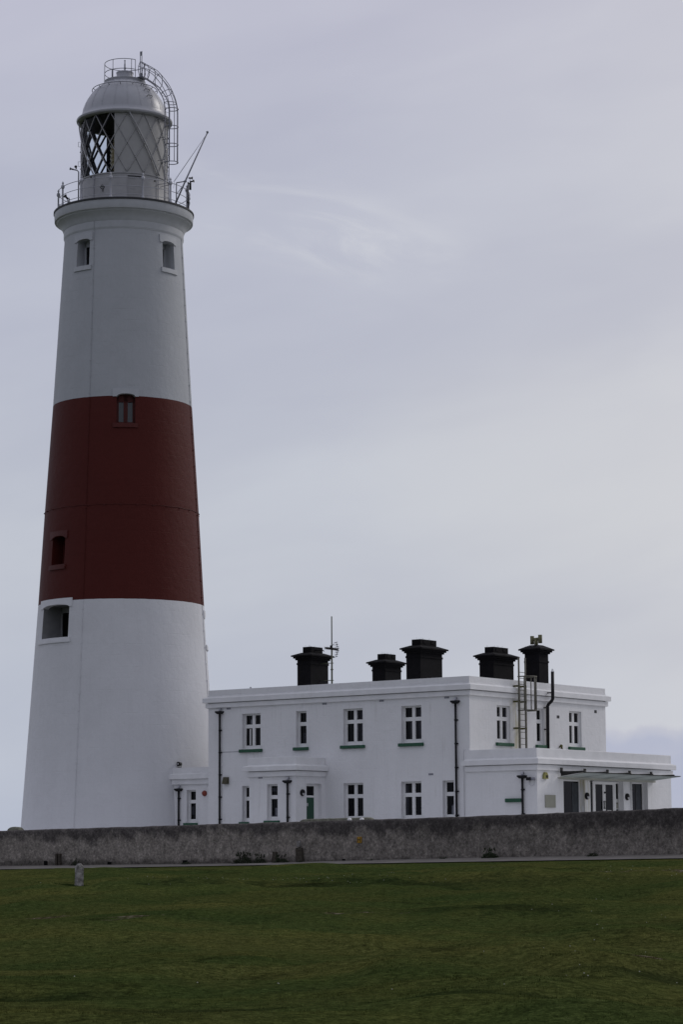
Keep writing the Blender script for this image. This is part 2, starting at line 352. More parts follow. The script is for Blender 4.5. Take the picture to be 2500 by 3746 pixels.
class MB:
    def __init__(s): s.v = []; s.f = []; s.sm = []
    def add(s, vs, fs, smooth=False):
        b = len(s.v); s.v += [tuple(v) for v in vs]
        for f in fs: s.f.append(tuple(b + i for i in f)); s.sm.append(smooth)
        return s
    def box(s, x0, x1, y0, y1, z0, z1):
        x0, x1 = sorted((x0, x1)); y0, y1 = sorted((y0, y1)); z0, z1 = sorted((z0, z1))
        return s.add([(x, y, z) for z in (z0, z1) for y in (y0, y1) for x in (x0, x1)],
              [(0, 2, 3, 1), (4, 5, 7, 6), (0, 1, 5, 4), (1, 3, 7, 5), (3, 2, 6, 7), (2, 0, 4, 6)])
    def frustum(s, a, b):   # a,b = (x0,x1,y0,y1,z)
        vs = [(x, y, q[4]) for q in (a, b) for (x, y) in ((q[0], q[2]), (q[1], q[2]), (q[0], q[3]), (q[1], q[3]))]
        return s.add(vs, [(0, 2, 3, 1), (4, 5, 7, 6), (0, 1, 5, 4), (1, 3, 7, 5), (3, 2, 6, 7), (2, 0, 4, 6)])
    def poly(s, pts, y0, y1, axis='y'):   # extrude a 2D outline
        n = len(pts)
        def P(a, b, t): return (a, t, b) if axis == 'y' else ((t, a, b) if axis == 'x' else (a, b, t))
        vs = [P(a, b, y0) for a, b in pts] + [P(a, b, y1) for a, b in pts]
        fs = [tuple(range(n)), tuple(range(2*n-1, n-1, -1))] + [(i, i+n, (i+1) % n + n, (i+1) % n) for i in range(n)]
        return s.add(vs, fs)
    def tube(s, pts, r, n=8, closed=False):
        pts = [Vector(p) for p in pts]; k = len(pts); vs = []; up = Vector((0, 0, 1)); prev = None
        rr = r if isinstance(r, (list, tuple)) else [r]*k
        for i, p in enumerate(pts):
            a = pts[(i-1) % k] if (closed or i > 0) else p; b = pts[(i+1) % k] if (closed or i < k-1) else p
            d = (b - a)
            if d.length < 1e-9: d = Vector((0, 0, 1))
            d.normalize()
            if prev is None: u = d.cross(up if abs(d.z) < .95 else Vector((1, 0, 0))).normalized()
            else: u = (prev - d*prev.dot(d)); u = u.normalized() if u.length > 1e-6 else d.orthogonal().normalized()
            prev = u; v = d.cross(u)
            for j in range(n):
                t = 2*math.pi*j/n; vs.append(p + (u*math.cos(t) + v*math.sin(t))*rr[i])
        fs = []
        for i in range(k if closed else k-1):
            for j in range(n):
                a = i*n + j; b = i*n + (j+1) % n; c = ((i+1) % k)*n + (j+1) % n; d = ((i+1) % k)*n + j; fs.append((a, b, c, d))
        s.add(vs, fs, True)
        if not closed:
            b = len(s.v) - k*n
            s.f.append(tuple(b + j for j in range(n-1, -1, -1))); s.sm.append(False)
            s.f.append(tuple(b + (k-1)*n + j for j in range(n))); s.sm.append(False)
        return s
    def lathe(s, prof, cx=0, cy=0, n=48, a0=0, a1=360, smooth=True):
        full = abs(a1 - a0 - 360) < 1e-6; m = n if full else n + 1; vs = []
        for (r_, z_) in prof:
            for j in range(m):
                t = R(a0 + (a1-a0)*j/n); vs.append((cx + r_*math.sin(t), cy - r_*math.cos(t), z_))
        fs = []
        for i in range(len(prof)-1):
            for j in range(n):
                a = i*m + j; b = i*m + (j+1) % m; fs.append((a, b, b+m, a+m))
        return s.add(vs, fs, smooth)
    def ball(s, c, r_, n=12, sz=1.0):
        pr = [(max(1e-4, r_*math.sin(math.pi*i/8)), c[2] - r_*sz*math.cos(math.pi*i/8)) for i in range(9)]
        return s.lathe(pr, c[0], c[1], n)
    def build(s, name, m, parent=None, fr=None, org=None, label=None, cat=None, group=None, kind=None, bevel=0):
        if parent is not None: fr, org = ORG[parent.name]
        org = Vector(org if org is not None else (0, 0, 0))
        me = bpy.data.meshes.new(name); me.from_pydata([Vector(v) - org for v in s.v], [], s.f)
        me.polygons.foreach_set('use_smooth', s.sm); me.materials.append(M[m] if isinstance(m, str) else m); me.update()
        o = bpy.data.objects.new(name, me); COL.objects.link(o)
        if parent is not None: o.parent = parent; ORG[o.name] = (fr, org)
        else: place(o, fr, org)
        if bevel:
            b = o.modifiers.new('bevel', 'BEVEL'); b.width = bevel; b.segments = 2; b.limit_method = 'ANGLE'; b.angle_limit = R(40)
        if any(s.sm) and not all(s.sm):
            pass
        return tag(o, label, cat, group, kind)

# ------------------------------------------------------------------ ground
KS = [-40, -5, 0, 10, 27, 50, 70, 89, 150, 400]
KZ = [1.30, 1.27, 1.25, 1.06, .69, .27, .06, 0.0, -.5, -3.0]
_a = (math.cos(PHI), -math.sin(PHI)); _b = (math.sin(PHI), math.cos(PHI))
def local(x, y): dx, dy = x - C0.x, y - C0.y; return dx*_a[0] + dy*_a[1], dx*_b[0] + dy*_b[1]
def front_z(lx):                       # height of the path's front edge along the wall
    return 1.265 + .0101*max(-60, min(60, lx))
def wall_base(lx): return float(np.interp(lx, [-60, -21, -6, 6.8, 18, 60], [.98, 1.23, 1.31, 1.51, 1.61, 1.9]))
def wall_top(lx): return float(np.interp(lx, [-60, -21, -6, 6.8, 18, 60], [2.65, 3.02, 3.18, 3.32, 3.54, 4.1]))
def ground_z(x, y, rough=True):
    lx, ly = local(x, y); s = -13 - ly
    if ly > -10.62:
        far = max(0.0, math.hypot(lx + 8, ly - 5) - 45); return 2.36 - min(1.6 + 3.9, far*.05)
    if ly > -12.9: 
        k = (ly + 12.9)/1.9; k = min(1, k); return front_z(lx)*(1-k) + (wall_base(lx))*k - .03
    z = float(np.interp(s, KS, KZ)); k = math.exp(-s/22.0)
    z += .0101*max(-60, min(60, lx))*k + .015*k
    if rough and s < 130:
        amp = min(1, s/9.0)
        n = mnoise.noise(Vector((x*.12 + 3.3, y*.085 + 1.1, .3)))*.26 + mnoise.noise(Vector((x*.30, y*.15, 4.2)))*.15
        n += (abs(mnoise.noise(Vector((x*.17 + 9, y*.09, 7.7)))) - .25)*-.22
        mk = max(0.0, min(1.0, .35 + 2.2*mnoise.noise(Vector((x*.11 + 2, y*.07, 9.9)))))
        n += (.5 - abs(mnoise.noise(Vector((x*.30 + 4, y*.22, 5.5))))*1.6)*.20*mk + mnoise.noise(Vector((x*.75, y*.6, 6.1)))*.13*mk + mnoise.noise(Vector((x*.45 - 3, y*1.1, 12.1)))*.09
        n += mnoise.noise(Vector((x*.9, y*.5, 1.7)))*.045 + mnoise.noise(Vector((x*2.4, y*1.7, 2.7)))*.020
        z += n*amp
        e_ = math.exp(-((x - 1.0)/9.0)**2); yr = 77.5 + .10*x + 1.4*mnoise.noise(Vector((x*.3, 0, 3)))
        z += .15*e_*(math.tanh((y - yr)/1.1) - math.tanh((y - yr - 6)/4.4))
        e2 = math.exp(-((x + 3.6)/2.4)**2); z += .06*e2*(math.tanh((y - 28.4)/.24) - math.tanh((y - 31)/1.8))
        z += STONE_DZ*math.exp(-((x + 8.8)**2 + (y - 85.0)**2*.35)/9.0)
    return z
STONE_DZ = 0.0
STONE_DZ = .655 - ground_z(-8.817, 85.0)
def axis(parts):
    out = []
    for a, b, st in parts: out += list(np.arange(a, b, st))
    return out
gx = axis([(-2400, -200, 200), (-200, -50, 15), (-50, -22, 1.5), (-22, 22, .33), (22, 50, 1.5), (50, 200, 15), (200, 2401, 200)])
gy = axis([(-400, -20, 40), (-20, 18, 2), (18, 60, .22), (60, 132, .30), (132, 180, 4), (180, 400, 30), (400, 4001, 400)])
gb = MB(); nx = len(gx)
vs = [(x, y, ground_z(x, y)) for y in gy for x in gx]
fs = [(j*nx+i, j*nx+i+1, (j+1)*nx+i+1, (j+1)*nx+i) for j in range(len(gy)-1) for i in range(nx-1)]
gb.v = vs; gb.f = fs; gb.sm = [True]*len(fs)
ground = gb.build('ground', 'turf', fr='W', org=(0, 0, 0), kind='structure')

# path along the foot of the wall
pb = MB(); rows = np.arange(-60, 60.1, .2); cols = 5; vs = []; fs = []
for lx in rows:
    zf, zb = front_z(lx), wall_base(lx)
    for j in range(cols):
        k = j/(cols-1); ly = -13.0 + 1.98*k + (0 if j else .34*mnoise.noise(Vector((lx*.5, 2, 5))) + .25*mnoise.noise(Vector((lx*2.1, 7, 5))) + .10)
        p = hw(lx, ly); vs.append((p.x, p.y, zf*(1-k) + zb*k + .035))
for i in range(len(rows)-1):
    for j in range(cols-1): a = i*cols + j; fs.append((a, a+cols, a+cols+1, a+1))
pb.add(vs, fs, True); pb.build('path', 'path', fr='W', org=(0, 0, 0), kind='structure')
yb = MB(); yb.box(-45, 30, -10.50, 40, 2.30, 2.40); yb.build('yard', 'conc', fr='H', org=(0, 0, 2.3), kind='structure')

# ------------------------------------------------------------------ lighthouse
LH = thing('lighthouse', 'tall white lighthouse with a broad red band and domed lantern', 'lighthouse', 'T', (0, 0, 2.4))
PZ = [2.4, 3.2, 11.2, 15.47, 20.66, 26.72, 36.25]; PR = [5.486, 5.432, 4.891, 4.607, 4.300, 3.901, 3.344]
def TR(z): return float(np.interp(z, PZ, PR))
def tp(az, z, r): return (r*math.sin(R(az)), -r*math.cos(R(az)), z)
# windows: az0, az1, z sill, z spring, z apex, depth, hood(az0,az1,ztop,zbot), sill(az0,az1,ztop,zbot), hood mat, sill mat
WINS = [
 dict(a=(-44.2, -28.6), z=(34.24, 35.61, 35.78), d=.70, hood=(-48.4, -25.6, 36.09, 35.66), sill=(-46.6, -26.0, 34.23, 33.97), m=('hood_shaded',)*3, kind='slit'),
 dict(a=(44.5, 60.6), z=(34.23, 35.63, 35.78), d=.72, hood=(41.0, 64.8, 36.09, 35.66), sill=(42.1, 63.4, 34.21, 33.95), m=('hood_shaded',)*3, kind='slit'),
 dict(a=(.2, 15.0), z=(25.18, 26.62, 26.83), d=.45, hood=(-3.1, 17.8, 27.10, 26.66), sill=(-2.7, 17.0, 25.17, 24.93), m=('hood_shaded', 'red', 'red'), kind='twin'),
 dict(a=(-53.9, -39.2), z=(17.46, 18.93, 19.09), d=.80, hood=(-57.6, -36.9, 19.36, 18.93), sill=(-56.0, -37.7, 17.49, 17.23), m=('red',)*3, kind='slit'),
 dict(a=(-61.3, -32.3), z=(13.46, 15.06, 15.29), d=1.30, hood=(-66.3, -29.9, 15.61, 15.14), sill=(-65.7, -30.3, 13.47, 13.20), m=('hood_low',)*3, kind='door'),
 dict(a=(86.5, 103.0), z=(13.30, 14.80, 14.95), d=.70, hood=(82.5, 106.5, 15.20, 14.78), sill=(83.5, 105.5, 13.28, 13.02), m=('hood_low',)*3, kind='slit'),
]
azs = sorted(set([round(a, 3) for a in np.arange(-180, 180, 2.5)] + [w_['a'][i] for w_ in WINS for i in (0, 1)] + [round(w_['a'][0] + (w_['a'][1]-w_['a'][0])*k/6, 3) for w_ in WINS for k in range(1, 6)]))
zs = sorted(set(list(np.arange(2.4, 36.3, .565)) + PZ + [w_['z'][0] for w_ in WINS] + [w_['z'][2] for w_ in WINS]))
zs = [z_ for z_ in zs if z_ <= 36.2501]
tb = MB(); n = len(azs); vs = [tp(a, z_, TR(z_)) for z_ in zs for a in azs]; fs = []
for i in range(len(zs)-1):
    for j in range(n):
        am = azs[j] + ((azs[(j+1) % n] - azs[j]) % 360)/2; zm = (zs[i]+zs[i+1])/2
        if any(w_['a'][0] < am < w_['a'][1] and w_['z'][0] < zm < w_['z'][2] for w_ in WINS): continue
        fs.append((i*n+j, i*n+(j+1) % n, (i+1)*n+(j+1) % n, (i+1)*n+j))
tb.add(vs, fs, True)
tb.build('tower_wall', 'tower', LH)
def shell(mb, a0, a1, zlo, zhi, rin, rout, n=12):
    """solid curved strip; zlo/zhi functions of 0..1, rin/rout functions of z"""
    vs = []
    for i in range(n+1):
        t_ = i/n; a = a0 + (a1-a0)*t_; zl, zh = zlo(t_), zhi(t_)
        vs += [tp(a, zl, rin(zl)), tp(a, zl, rout(zl)), tp(a, zh, rout(zh)), tp(a, zh, rin(zh))]
    fs = [(0, 1, 2, 3), (4*n+3, 4*n+2, 4*n+1, 4*n)]
    for i in range(n):
        b = 4*i
        for k in range(4): fs.append((b+k, b+4+k, b+4+(k+1) % 4, b+(k+1) % 4))
    return mb.add(vs, fs)
for wd in WINS:
    a0, a1 = wd['a']; zb, zsp, zt = wd['z']; ac = (a0+a1)/2; mh, mrev, msill = wd['m']
    rc = TR((zb+zt)/2); e = Vector((math.cos(R(ac)), math.sin(R(ac)), 0)); inn = Vector((-math.sin(R(ac)), math.cos(R(ac)), 0))
    half = rc*math.sin(R((a1-a0)/2))
    back_r = rc*math.cos(R((a1-a0)/2)) - wd['d']
    def bp(u, z_): return -inn*back_r + e*u + Vector((0, 0, z_))
    # window part: the deep reveal, with lintel hood, sill, frame and pane under it
    rv = MB()
    for side_, a in ((-1, a0), (1, a1)):
        f0, f1 = Vector(tp(a, zb, TR(zb))), Vector(tp(a, zt, TR(zt))); b0, b1 = bp(side_*half, zb), bp(side_*half, zt)
        rv.add([f0, f1, b1, b0], [(0, 1, 2, 3)])
    for z_ in (zb, zt):
        N = 6; vv = []
        for i in range(N+1):
            a = a0 + (a1-a0)*i/N; vv += [tp(a, z_, TR(z_)), bp(-half + 2*half*i/N, z_)]
        rv.add(vv, [(2*i, 2*i+1, 2*i+3, 2*i+2) for i in range(N)])
    if wd['kind'] == 'door':   # grey timber lining, then a dark door
        wpart = rv.build('window', 'reveal_grey', LH)
    else: wpart = rv.build('window', mrev, LH)
    # hood with arched underside
    h0, h1, hz, hb = wd['hood']; hd = MB()
    def zlow(t_, a0=a0, a1=a1, h0=h0, h1=h1, hb=hb, zt=zt):
        a = h0 + (h1-h0)*t_
        if a <= a0 or a >= a1: return hb
        u = (a-(a0+a1)/2)/((a1-a0)/2); return hb + (zt-.005-hb)*math.sqrt(max(0, 1-abs(u)**2.2))
    shell(hd, h0, h1, zlow, lambda t_, hz=hz: hz, lambda z_: TR(z_)-.30, lambda z_: TR(z_)+.055, 32)
    hd.build('lintel_hood', mh, wpart)
    s0, s1, sz1, sz0 = wd['sill']; sb = MB()
    shell(sb, s0, s1, lambda t_: sz0, lambda t_: sz1, lambda z_: TR(z_)-.25, lambda z_: TR(z_)+.075, 14)
    sb.build('sill', msill, wpart)
    fb = MB(); pn = MB()
    def fbox(u0, u1, z0, z1, d0, d1, mb):
        vs = []
        for dd in (d0, d1):
            for z_ in (z0, z1):
                for u in (u0, u1): vs.append(-inn*(back_r - dd) + e*u + Vector((0, 0, z_)))
        mb.add(vs, [(0, 1, 3, 2), (4, 6, 7, 5), (0, 4, 5, 1), (2, 3, 7, 6), (0, 2, 6, 4), (1, 5, 7, 3)])
    if wd['kind'] == 'twin':
        fbox(-half, half, zb, zt, -.002, .12, pn)
        for (u0, u1, z0, z1) in ((-half, -half+.13, zb, zt), (half-.13, half, zb, zt), (-.11, .11, zb, zt), (-half, half, zb, zb+.12), (-half, half, 26.40, zt)):
            fbox(u0, u1, z0, z1, -.06, -.004, fb)
        fb.build('frame', 'red', wpart); pn.build('pane', 'pane_red', wpart)
    else:
        red_ = mrev == 'red'
        fbox(-half, half, zb, zt, -.002, .12, pn)
        t_ = .10
        for (u0, u1, z0, z1) in ((-half, -half+t_, zb, zt), (half-t_, half, zb, zt), (-half, half, zb, zb+.08), (-half, half, zt-.3, zt)):
            fbox(u0, u1, z0, z1, -.06, -.004, fb)
        fb.build('frame', 'red' if red_ else ('reveal_grey' if wd['kind'] == 'door' else 'hood_shaded'), wpart); pn.build('pane', 'pane' if wd['kind'] != 'door' else 'dark', wpart)
# conductor cables with clips, and the slack rope line round the band
cb = MB()
cb.tube([tp(-23.9, 36.95, 3.44), tp(-23.8, 36.3, 3.41)] + [tp(float(np.interp(z_, [3, 11, 19, 26.7, 36.3], [-21.6, -21.4, -21.5, -22.4, -23.8])), z_, TR(z_)+.02) for z_ in np.arange(36.2, 2.5, -.8)], .012, 6)
for z_ in np.arange(3, 36, .92):
    a = float(np.interp(z_, [3, 11, 19, 26.7, 36.3], [-21.6, -21.4, -21.5, -22.4, -23.8])); p = tp(a, z_, TR(z_)+.025); cb.box(p[0]-.035, p[0]+.035, p[1]-.02, p[1]+.02, p[2]-.025, p[2]+.025)
cb.build('conductor_cable', 'tower', LH)
cb = MB()
cb.tube([tp(79.5, z_, TR(z_)+.02) for z_ in np.arange(36.3, 2.5, -.8)], .016, 6)
for z_ in np.arange(3, 36, .92): p = tp(79.5, z_, TR(z_)+.02); cb.box(p[0]-.03, p[0]+.03, p[1]-.05, p[1]+.05, p[2]-.03, p[2]+.03)
cb.build('conductor_cable', 'tower', LH)
cb = MB()
pts = [tp(a, 20.66 + .015*math.sin(a*.4) , TR(20.66)+.018) for a in range(0, 360, 4)]
cb.tube(pts, .013, 6, closed=True)
for a in range(4, 360, 12): p = tp(a, 20.63, TR(20.6)+.02); cb.box(p[0]-.03, p[0]+.03, p[1]-.03, p[1]+.03, p[2]-.03, p[2]+.03)
cb.build('girdle_cable', 'red', LH)
# cornice and gallery
cm = MB()
cm.lathe([(3.33, 36.20), (3.395, 36.33), (3.40, 36.36), (3.40, 36.70), (3.43, 36.74), (3.46, 36.84), (3.54, 36.98), (3.66, 37.12), (3.78, 37.20), (3.80, 37.26), (3.915, 37.29), (3.925, 37.31), (3.94, 37.76)], n=128, smooth=False)
cor = cm.build('gallery_cornice', 'hood_shaded', LH)
for p in cor.data.polygons: p.use_smooth = True
md = cor.modifiers.new('edges', 'EDGE_SPLIT'); md.split_angle = R(28)
dk = MB(); dk.lathe([(3.93, 37.76), (3.985, 37.77), (3.985, 37.86), (3.90, 37.90), (2.3, 37.92)], n=128, smooth=False)
dk.build('gallery_deck', 'lead', LH)
# railing
rl = MB()
for z_, r_ in ((39.05, .020), (38.57, .018), (38.10, .017)):
    rl.tube([tp(a, z_, 3.74) for a in np.arange(0, 360, 3)], r_, 8, closed=True)
rail = rl.build('gallery_railing', 'metal_pale', LH)
for k in range(13):
    a = -6.5 + 360/13*k; x, y, _ = tp(a, 0, 3.74); pm = MB()
    pm.lathe([(.10, 37.90), (.10, 37.95), (.055, 38.02), (.060, 38.06), (.050, 38.12), (.046, 38.90), (.07, 38.93), (.10, 38.99), (.105, 39.05), (.09, 39.12), (.045, 39.16), (.035, 39.21), (.06, 39.23), (.062, 39.255), (.028, 39.31), (.004, 39.37)], x, y, 12)
    pm.build('railing_post', 'metal_pale', rail)
# lantern base wall
mu = MB(); mu.lathe([(2.50, 37.9), (2.56, 37.93), (2.52, 38.0), (2.515, 39.60), (2.55, 39.62), (2.55, 39.68), (2.44, 39.72), (2.2, 39.72), (2.2, 37.9)], n=96, smooth=True)
mur = mu.build('lantern_base', 'murette', LH)
md = mur.modifiers.new('edges', 'EDGE_SPLIT'); md.split_angle = R(30)
dr = MB(); shell(dr, 10.2, 28.4, lambda t_: 38.0, lambda t_: 39.42, lambda z_: 2.50, lambda z_: 2.530, 8)
for (a0, a1, z0, z1) in ((9.3, 10.2, 37.98, 39.45), (28.4, 29.3, 37.98, 39.45), (12, 19, 39.30, 39.32), (12, 19, 38.72, 38.74)):
    shell(dr, a0, a1, lambda t_: z0, lambda t_: z1, lambda z_: 2.50, lambda z_: 2.545, 2)
dr.build('door', 'murette', mur)
rh = MB(); shell(rh, 9.5, 28.8, lambda t_: 39.44, lambda t_: 39.475, lambda z_: 2.5, lambda z_: 2.60, 8); rh.build('drip_rail', 'lead', mur)
for a in (-36.4, 53.2):
    t_ = MB(); t_.tube([tp(a, 39.65, 2.56), tp(a, 38.1, 2.56), tp(a, 38.0, 2.62)], .020, 6); t_.build('conduit', 'metal', mur)
ls = MB(); shell(ls, -24, 8, lambda t_: 38.12, lambda t_: 38.27, lambda z_: 2.5, lambda z_: 2.60, 10); ls.build('cable_tray', 'metal_pale', mur)
pw = MB(); x, y, z_ = tp(-23.4, 38.86, 2.56)
pw.tube([(x + .11*math.cos(t), y, z_ + .11*math.sin(t)) for t in np.linspace(0, 2*math.pi, 13)[:-1]], .02, 6, closed=True); pw.tube([(x-.09, y, z_+.03), (x+.09, y, z_+.03)], .02, 6); pw.tube([(x+.03, y-.02, z_-.1), (x+.03, y-.02, z_-.28)], .02, 6)
pw.build('vent_wheel', 'blackiron', mur)
for a, zz in ((-40.5, 39.53), (46, 39.33)):
    q = MB(); q.ball(tp(a, zz, 2.62), .05, 8); q.build('light_fitting', 'black', mur)
# glazing, blanking panels, lattice
gz = MB(); gz.lathe([(2.44, 39.72), (2.44, 43.18)], n=70, a0=-150, a1=-8.4); gz.build('lantern_glazing', 'glazing', LH)
pl = MB(); pl.lathe([(2.44, 39.72), (2.44, 43.18)], n=100, a0=-8.4, a1=210); pan = pl.build('blanking_panel', 'panel', LH)
pl2 = MB(); pl2.lathe([(2.41, 39.72), (2.41, 43.18)], n=100, a0=-8.2, a1=209.8); pl2.build('panel_lining', 'lantern_dark', pan)
def helix(a0, z0, a1, z1, r_, n=14): return [tp(a0+(a1-a0)*i/n, z0+(z1-z0)*i/n, r_) for i in range(n+1)]
lt = MB()
for k in range(16):
    a = -13.9 + 22.5*k
    for sg in (-1, 1): lt.tube(helix(a, 43.16, a + sg*45, 39.72, 2.475), .022, 6)
for k in range(16):
    for q, zz in ((0, 41.43), (.5, 42.3), (.5, 40.58)):
        x, y, z_ = tp(-13.9 + 22.5*(k+q), zz, 2.50); lt.ball((x, y, z_), .045, 6)
lt.build('lattice', 'lantern_bar', LH)
lt = MB()
for k in range(16):
    a = -13.9 + 22.5*k
    for sg in (-1, 1):
        pp = [p for p in helix(a, 43.16, a + sg*45, 39.72, 2.375, 28) if not (-9 < math.degrees(math.atan2(p[0], -p[1])) <= 180 or math.degrees(math.atan2(p[0], -p[1])) < -151)]
        if len(pp) > 1: lt.tube(pp, .058, 6)
lt.build('inner_astragal', 'lantern_dark', LH)
for (a0, a1, r_) in ((10.6, 54.2, 2.60), (-80, -37, 2.60)):
    q = MB(); q.tube(helix(a0, 43.17, a1, 39.7, r_) if a0 > 0 else helix(a0, 43.17, a1, 39.7, r_), .042, 8)
    for t_ in ((0, .2), (0.33, .33), (.66, .66)): pass
    q.ball(tp(a0, 43.17, r_), .07, 8); q.build('sloping_handrail', 'lantern_bar', LH)
for a, zz in ((-83, 41.9), (-83, 40.75), (-52, 41.2), (-44, 40.3)):
    q = MB(); x, y, z_ = tp(a, zz, 2.50); x2, y2, _ = tp(a, zz, 2.62); q.tube([(x, y, z_+.14), (x2, y2, z_+.14), (x2, y2, z_-.14), (x, y, z_-.14)], .014, 6)
    q.build('grab_handle', 'lantern_bar', LH)
ln = MB(); ln.lathe([(.5, 37.95), (.5, 40.0), (.66, 40.1), (.74, 40.6), (.78, 41.2), (.74, 41.8), (.6, 42.3), (.1, 42.5)], n=24)
for k in range(8): ln.lathe([(.74, 40.3+.25*k), (.82, 40.36+.25*k), (.74, 40.42+.25*k)], n=24)
ln.build('lens', 'brass', LH)
cl_ = MB(); cl_.lathe([(2.40, 43.18), (2.0, 43.3), (.01, 43.3)], n=48); cl_.build('lantern_ceiling', 'lantern_dark', LH)
cl_ = MB(); cl_.lathe([(2.42, 39.71), (.01, 39.71)], n=48); cl_.build('lantern_floor', 'lantern_dark', LH)
# dome
dm = MB()
dm.lathe([(2.40, 43.14), (2.62, 43.14), (2.72, 43.20), (2.745, 43.28), (2.72, 43.33), (2.56, 43.38), (2.46, 43.50), (2.43, 43.66), (2.37, 43.95), (2.257, 44.25), (2.12, 44.52), (1.957, 44.77), (1.80, 44.97), (1.618, 45.16), (1.40, 45.34), (1.20, 45.47), (1.10, 45.53)], n=128)
dome = dm.build('dome', 'dome', LH)
md = dome.modifiers.new('edges', 'EDGE_SPLIT'); md.split_angle = R(38)
cp = MB(); cp.lathe([(1.12, 45.42), (1.15, 45.50), (1.17, 45.60), (1.19, 45.63), (1.17, 45.66), (1.0, 45.69), (.6, 45.80), (.485, 45.84), (.475, 45.86), (.475, 46.12), (.49, 46.13), (.50, 46.20), (.47, 46.22), (.02, 46.24)], n=64)
o = cp.build('vent_cap', 'dome', dome); md = o.modifiers.new('edges', 'EDGE_SPLIT'); md.split_angle = R(30)
rp = [(2.44, 43.68), (2.378, 43.96), (2.265, 44.26), (2.13, 44.53), (1.965, 44.78), (1.81, 44.98), (1.628, 45.17), (1.41, 45.35), (1.21, 45.48)]
for k in range(20):
    a = 9 + 18*k; sm_ = MB()
    for i in range(len(rp)-1):
        vs = []
        for (r_, z_) in (rp[i], rp[i+1]):
            for da in (-.016, .016):
                an = R(a); vs.append(((r_+.001)*math.sin(an) + da*math.cos(an), -(r_+.001)*math.cos(an) + da*math.sin(an), z_))
        sm_.add(vs, [(0, 1, 3, 2)], True)
    sm_.build('seam', 'dome', dome)
rr_ = MB(); rr_.tube([tp(a, 45.11, 1.86) for a in range(0, 360, 4)], .022, 6, closed=True)
for k in range(16): a = 22.5*k - 3; rr_.tube([tp(a, 45.11, 1.86), tp(a, 45.02, 1.72)], .02, 6)
rr_.build('hand_ring', 'metal', dome)
tr_ = MB()
AG = 58.0
for z_ in (46.69, 46.12): tr_.tube([tp(a, z_, 1.155) for a in np.arange(AG+22, AG+338.1, 4)], .020, 6)
for a in (-86, -31, 24, AG-22, AG+22, 135, 180, 225): tr_.tube([tp(a, 46.69, 1.155), tp(a, 45.62, 1.155)], .021, 6)
for a in (-33,): tr_.tube([tp(a, 46.1, 1.13), tp(a, 45.6, 1.13)], .04, 6)
tr_.build('top_railing', 'metal', dome)
for a, zz, r_ in ((41.5, 45.04, 1.73), (42, 44.68, 2.02), (42.5, 44.27, 2.25)):
    an = R(a); e = Vector((math.cos(an), math.sin(an), 0)); b0 = Vector(tp(a, zz-.02, r_)); b1 = Vector(tp(a, zz+.06, r_+.12))
    gh = MB(); gh.tube([b0-e*.17, b1-e*.15, b1+e*.15, b0+e*.17], .018, 6)
    gh.build('grab_handle', 'blackiron', dome)
rd = MB(); rd.tube([(-.005, 0, 46.2), (-.005, 0, 46.72)], .045, 8); rd.tube([(-.005, 0, 46.72), (-.005, 0, 46.93)], .030, 8); rd.ball((-.005, 0, 46.93), .045, 8); rd.ball((.05, -.02, 46.48), .04, 6)
rd.build('lamp_spigot', 'metal', dome)
rd = MB(); p0 = tp(48, 0, 1.22); rd.tube([(.93, -.60, 45.6), (.93, -.60, 47.26)], .024, 8); rd.tube([(1.02, -.60, 45.6), (1.02, -.60, 47.29)], .024, 8)
rd.box(.915, 1.035, -.62, -.58, 47.03, 47.27); rd.box(.915, 1.035, -.64, -.56, 45.7, 46.0); rd.build('lightning_rod', 'metal', dome)
# ladder with safety cage
an = R(AG); od = Vector((math.sin(an), -math.cos(an), 0)); te = Vector((math.cos(an), math.sin(an), 0))
LC = [(1.22, 45.72), (1.45, 45.64), (1.82, 45.38), (2.27, 45.02), (2.64, 44.55), (2.90, 44.08), (3.0, 43.55)]
def curve(pts, n=6):
    out = []
    for i in range(len(pts)-1):
        p0 = pts[max(0, i-1)]; p1 = pts[i]; p2 = pts[i+1]; p3 = pts[min(len(pts)-1, i+2)]
        for j in range(n):
            t = j/n; out.append(tuple(.5*((2*p1[c]) + (-p0[c]+p2[c])*t + (2*p0[c]-5*p1[c]+4*p2[c]-p3[c])*t*t + (-p0[c]+3*p1[c]-3*p2[c]+p3[c])*t**3) for c in range(2)))
    return out + [tuple(pts[-1])]
lc = curve(LC) + [(3.0, z_) for z_ in np.arange(43.3, 37.95, -.3)]
la = MB()
for sg in (-1, 1): la.tube([od*r_ + te*(sg*.20) + Vector((0, 0, z_)) for r_, z_ in lc], .030, 8)
lad = la.build('ladder', 'metal', LH)
acc = 0
for i in range(1, len(lc)):
    (r0, z0), (r1, z1) = lc[i-1], lc[i]; L_ = math.hypot(r1-r0, z1-z0)
    while acc < L_:
        u = acc/L_; r_ = r0+(r1-r0)*u; z_ = z0+(z1-z0)*u; p = od*r_ + Vector((0, 0, z_)); ru = MB(); ru.tube([p - te*.2, p + te*.2], .012, 5); ru.build('rung', 'metal', lad); acc += .26
    acc -= L_
for z_ in (39.2, 40.6, 41.9, 43.0): 
    for sg in (-1, 1): bk = MB(); bk.tube([od*3.0 + te*(sg*.2) + Vector((0, 0, z_)), od*2.50 + te*(sg*.2) + Vector((0, 0, z_))], .018, 5); bk.build('stay', 'metal', lad)
OC = curve([(1.20, 46.66), (1.55, 46.44), (2.0, 46.15), (2.40, 45.82), (3.10, 44.95), (3.52, 44.1), (3.68, 43.5)])
IC = curve(LC)
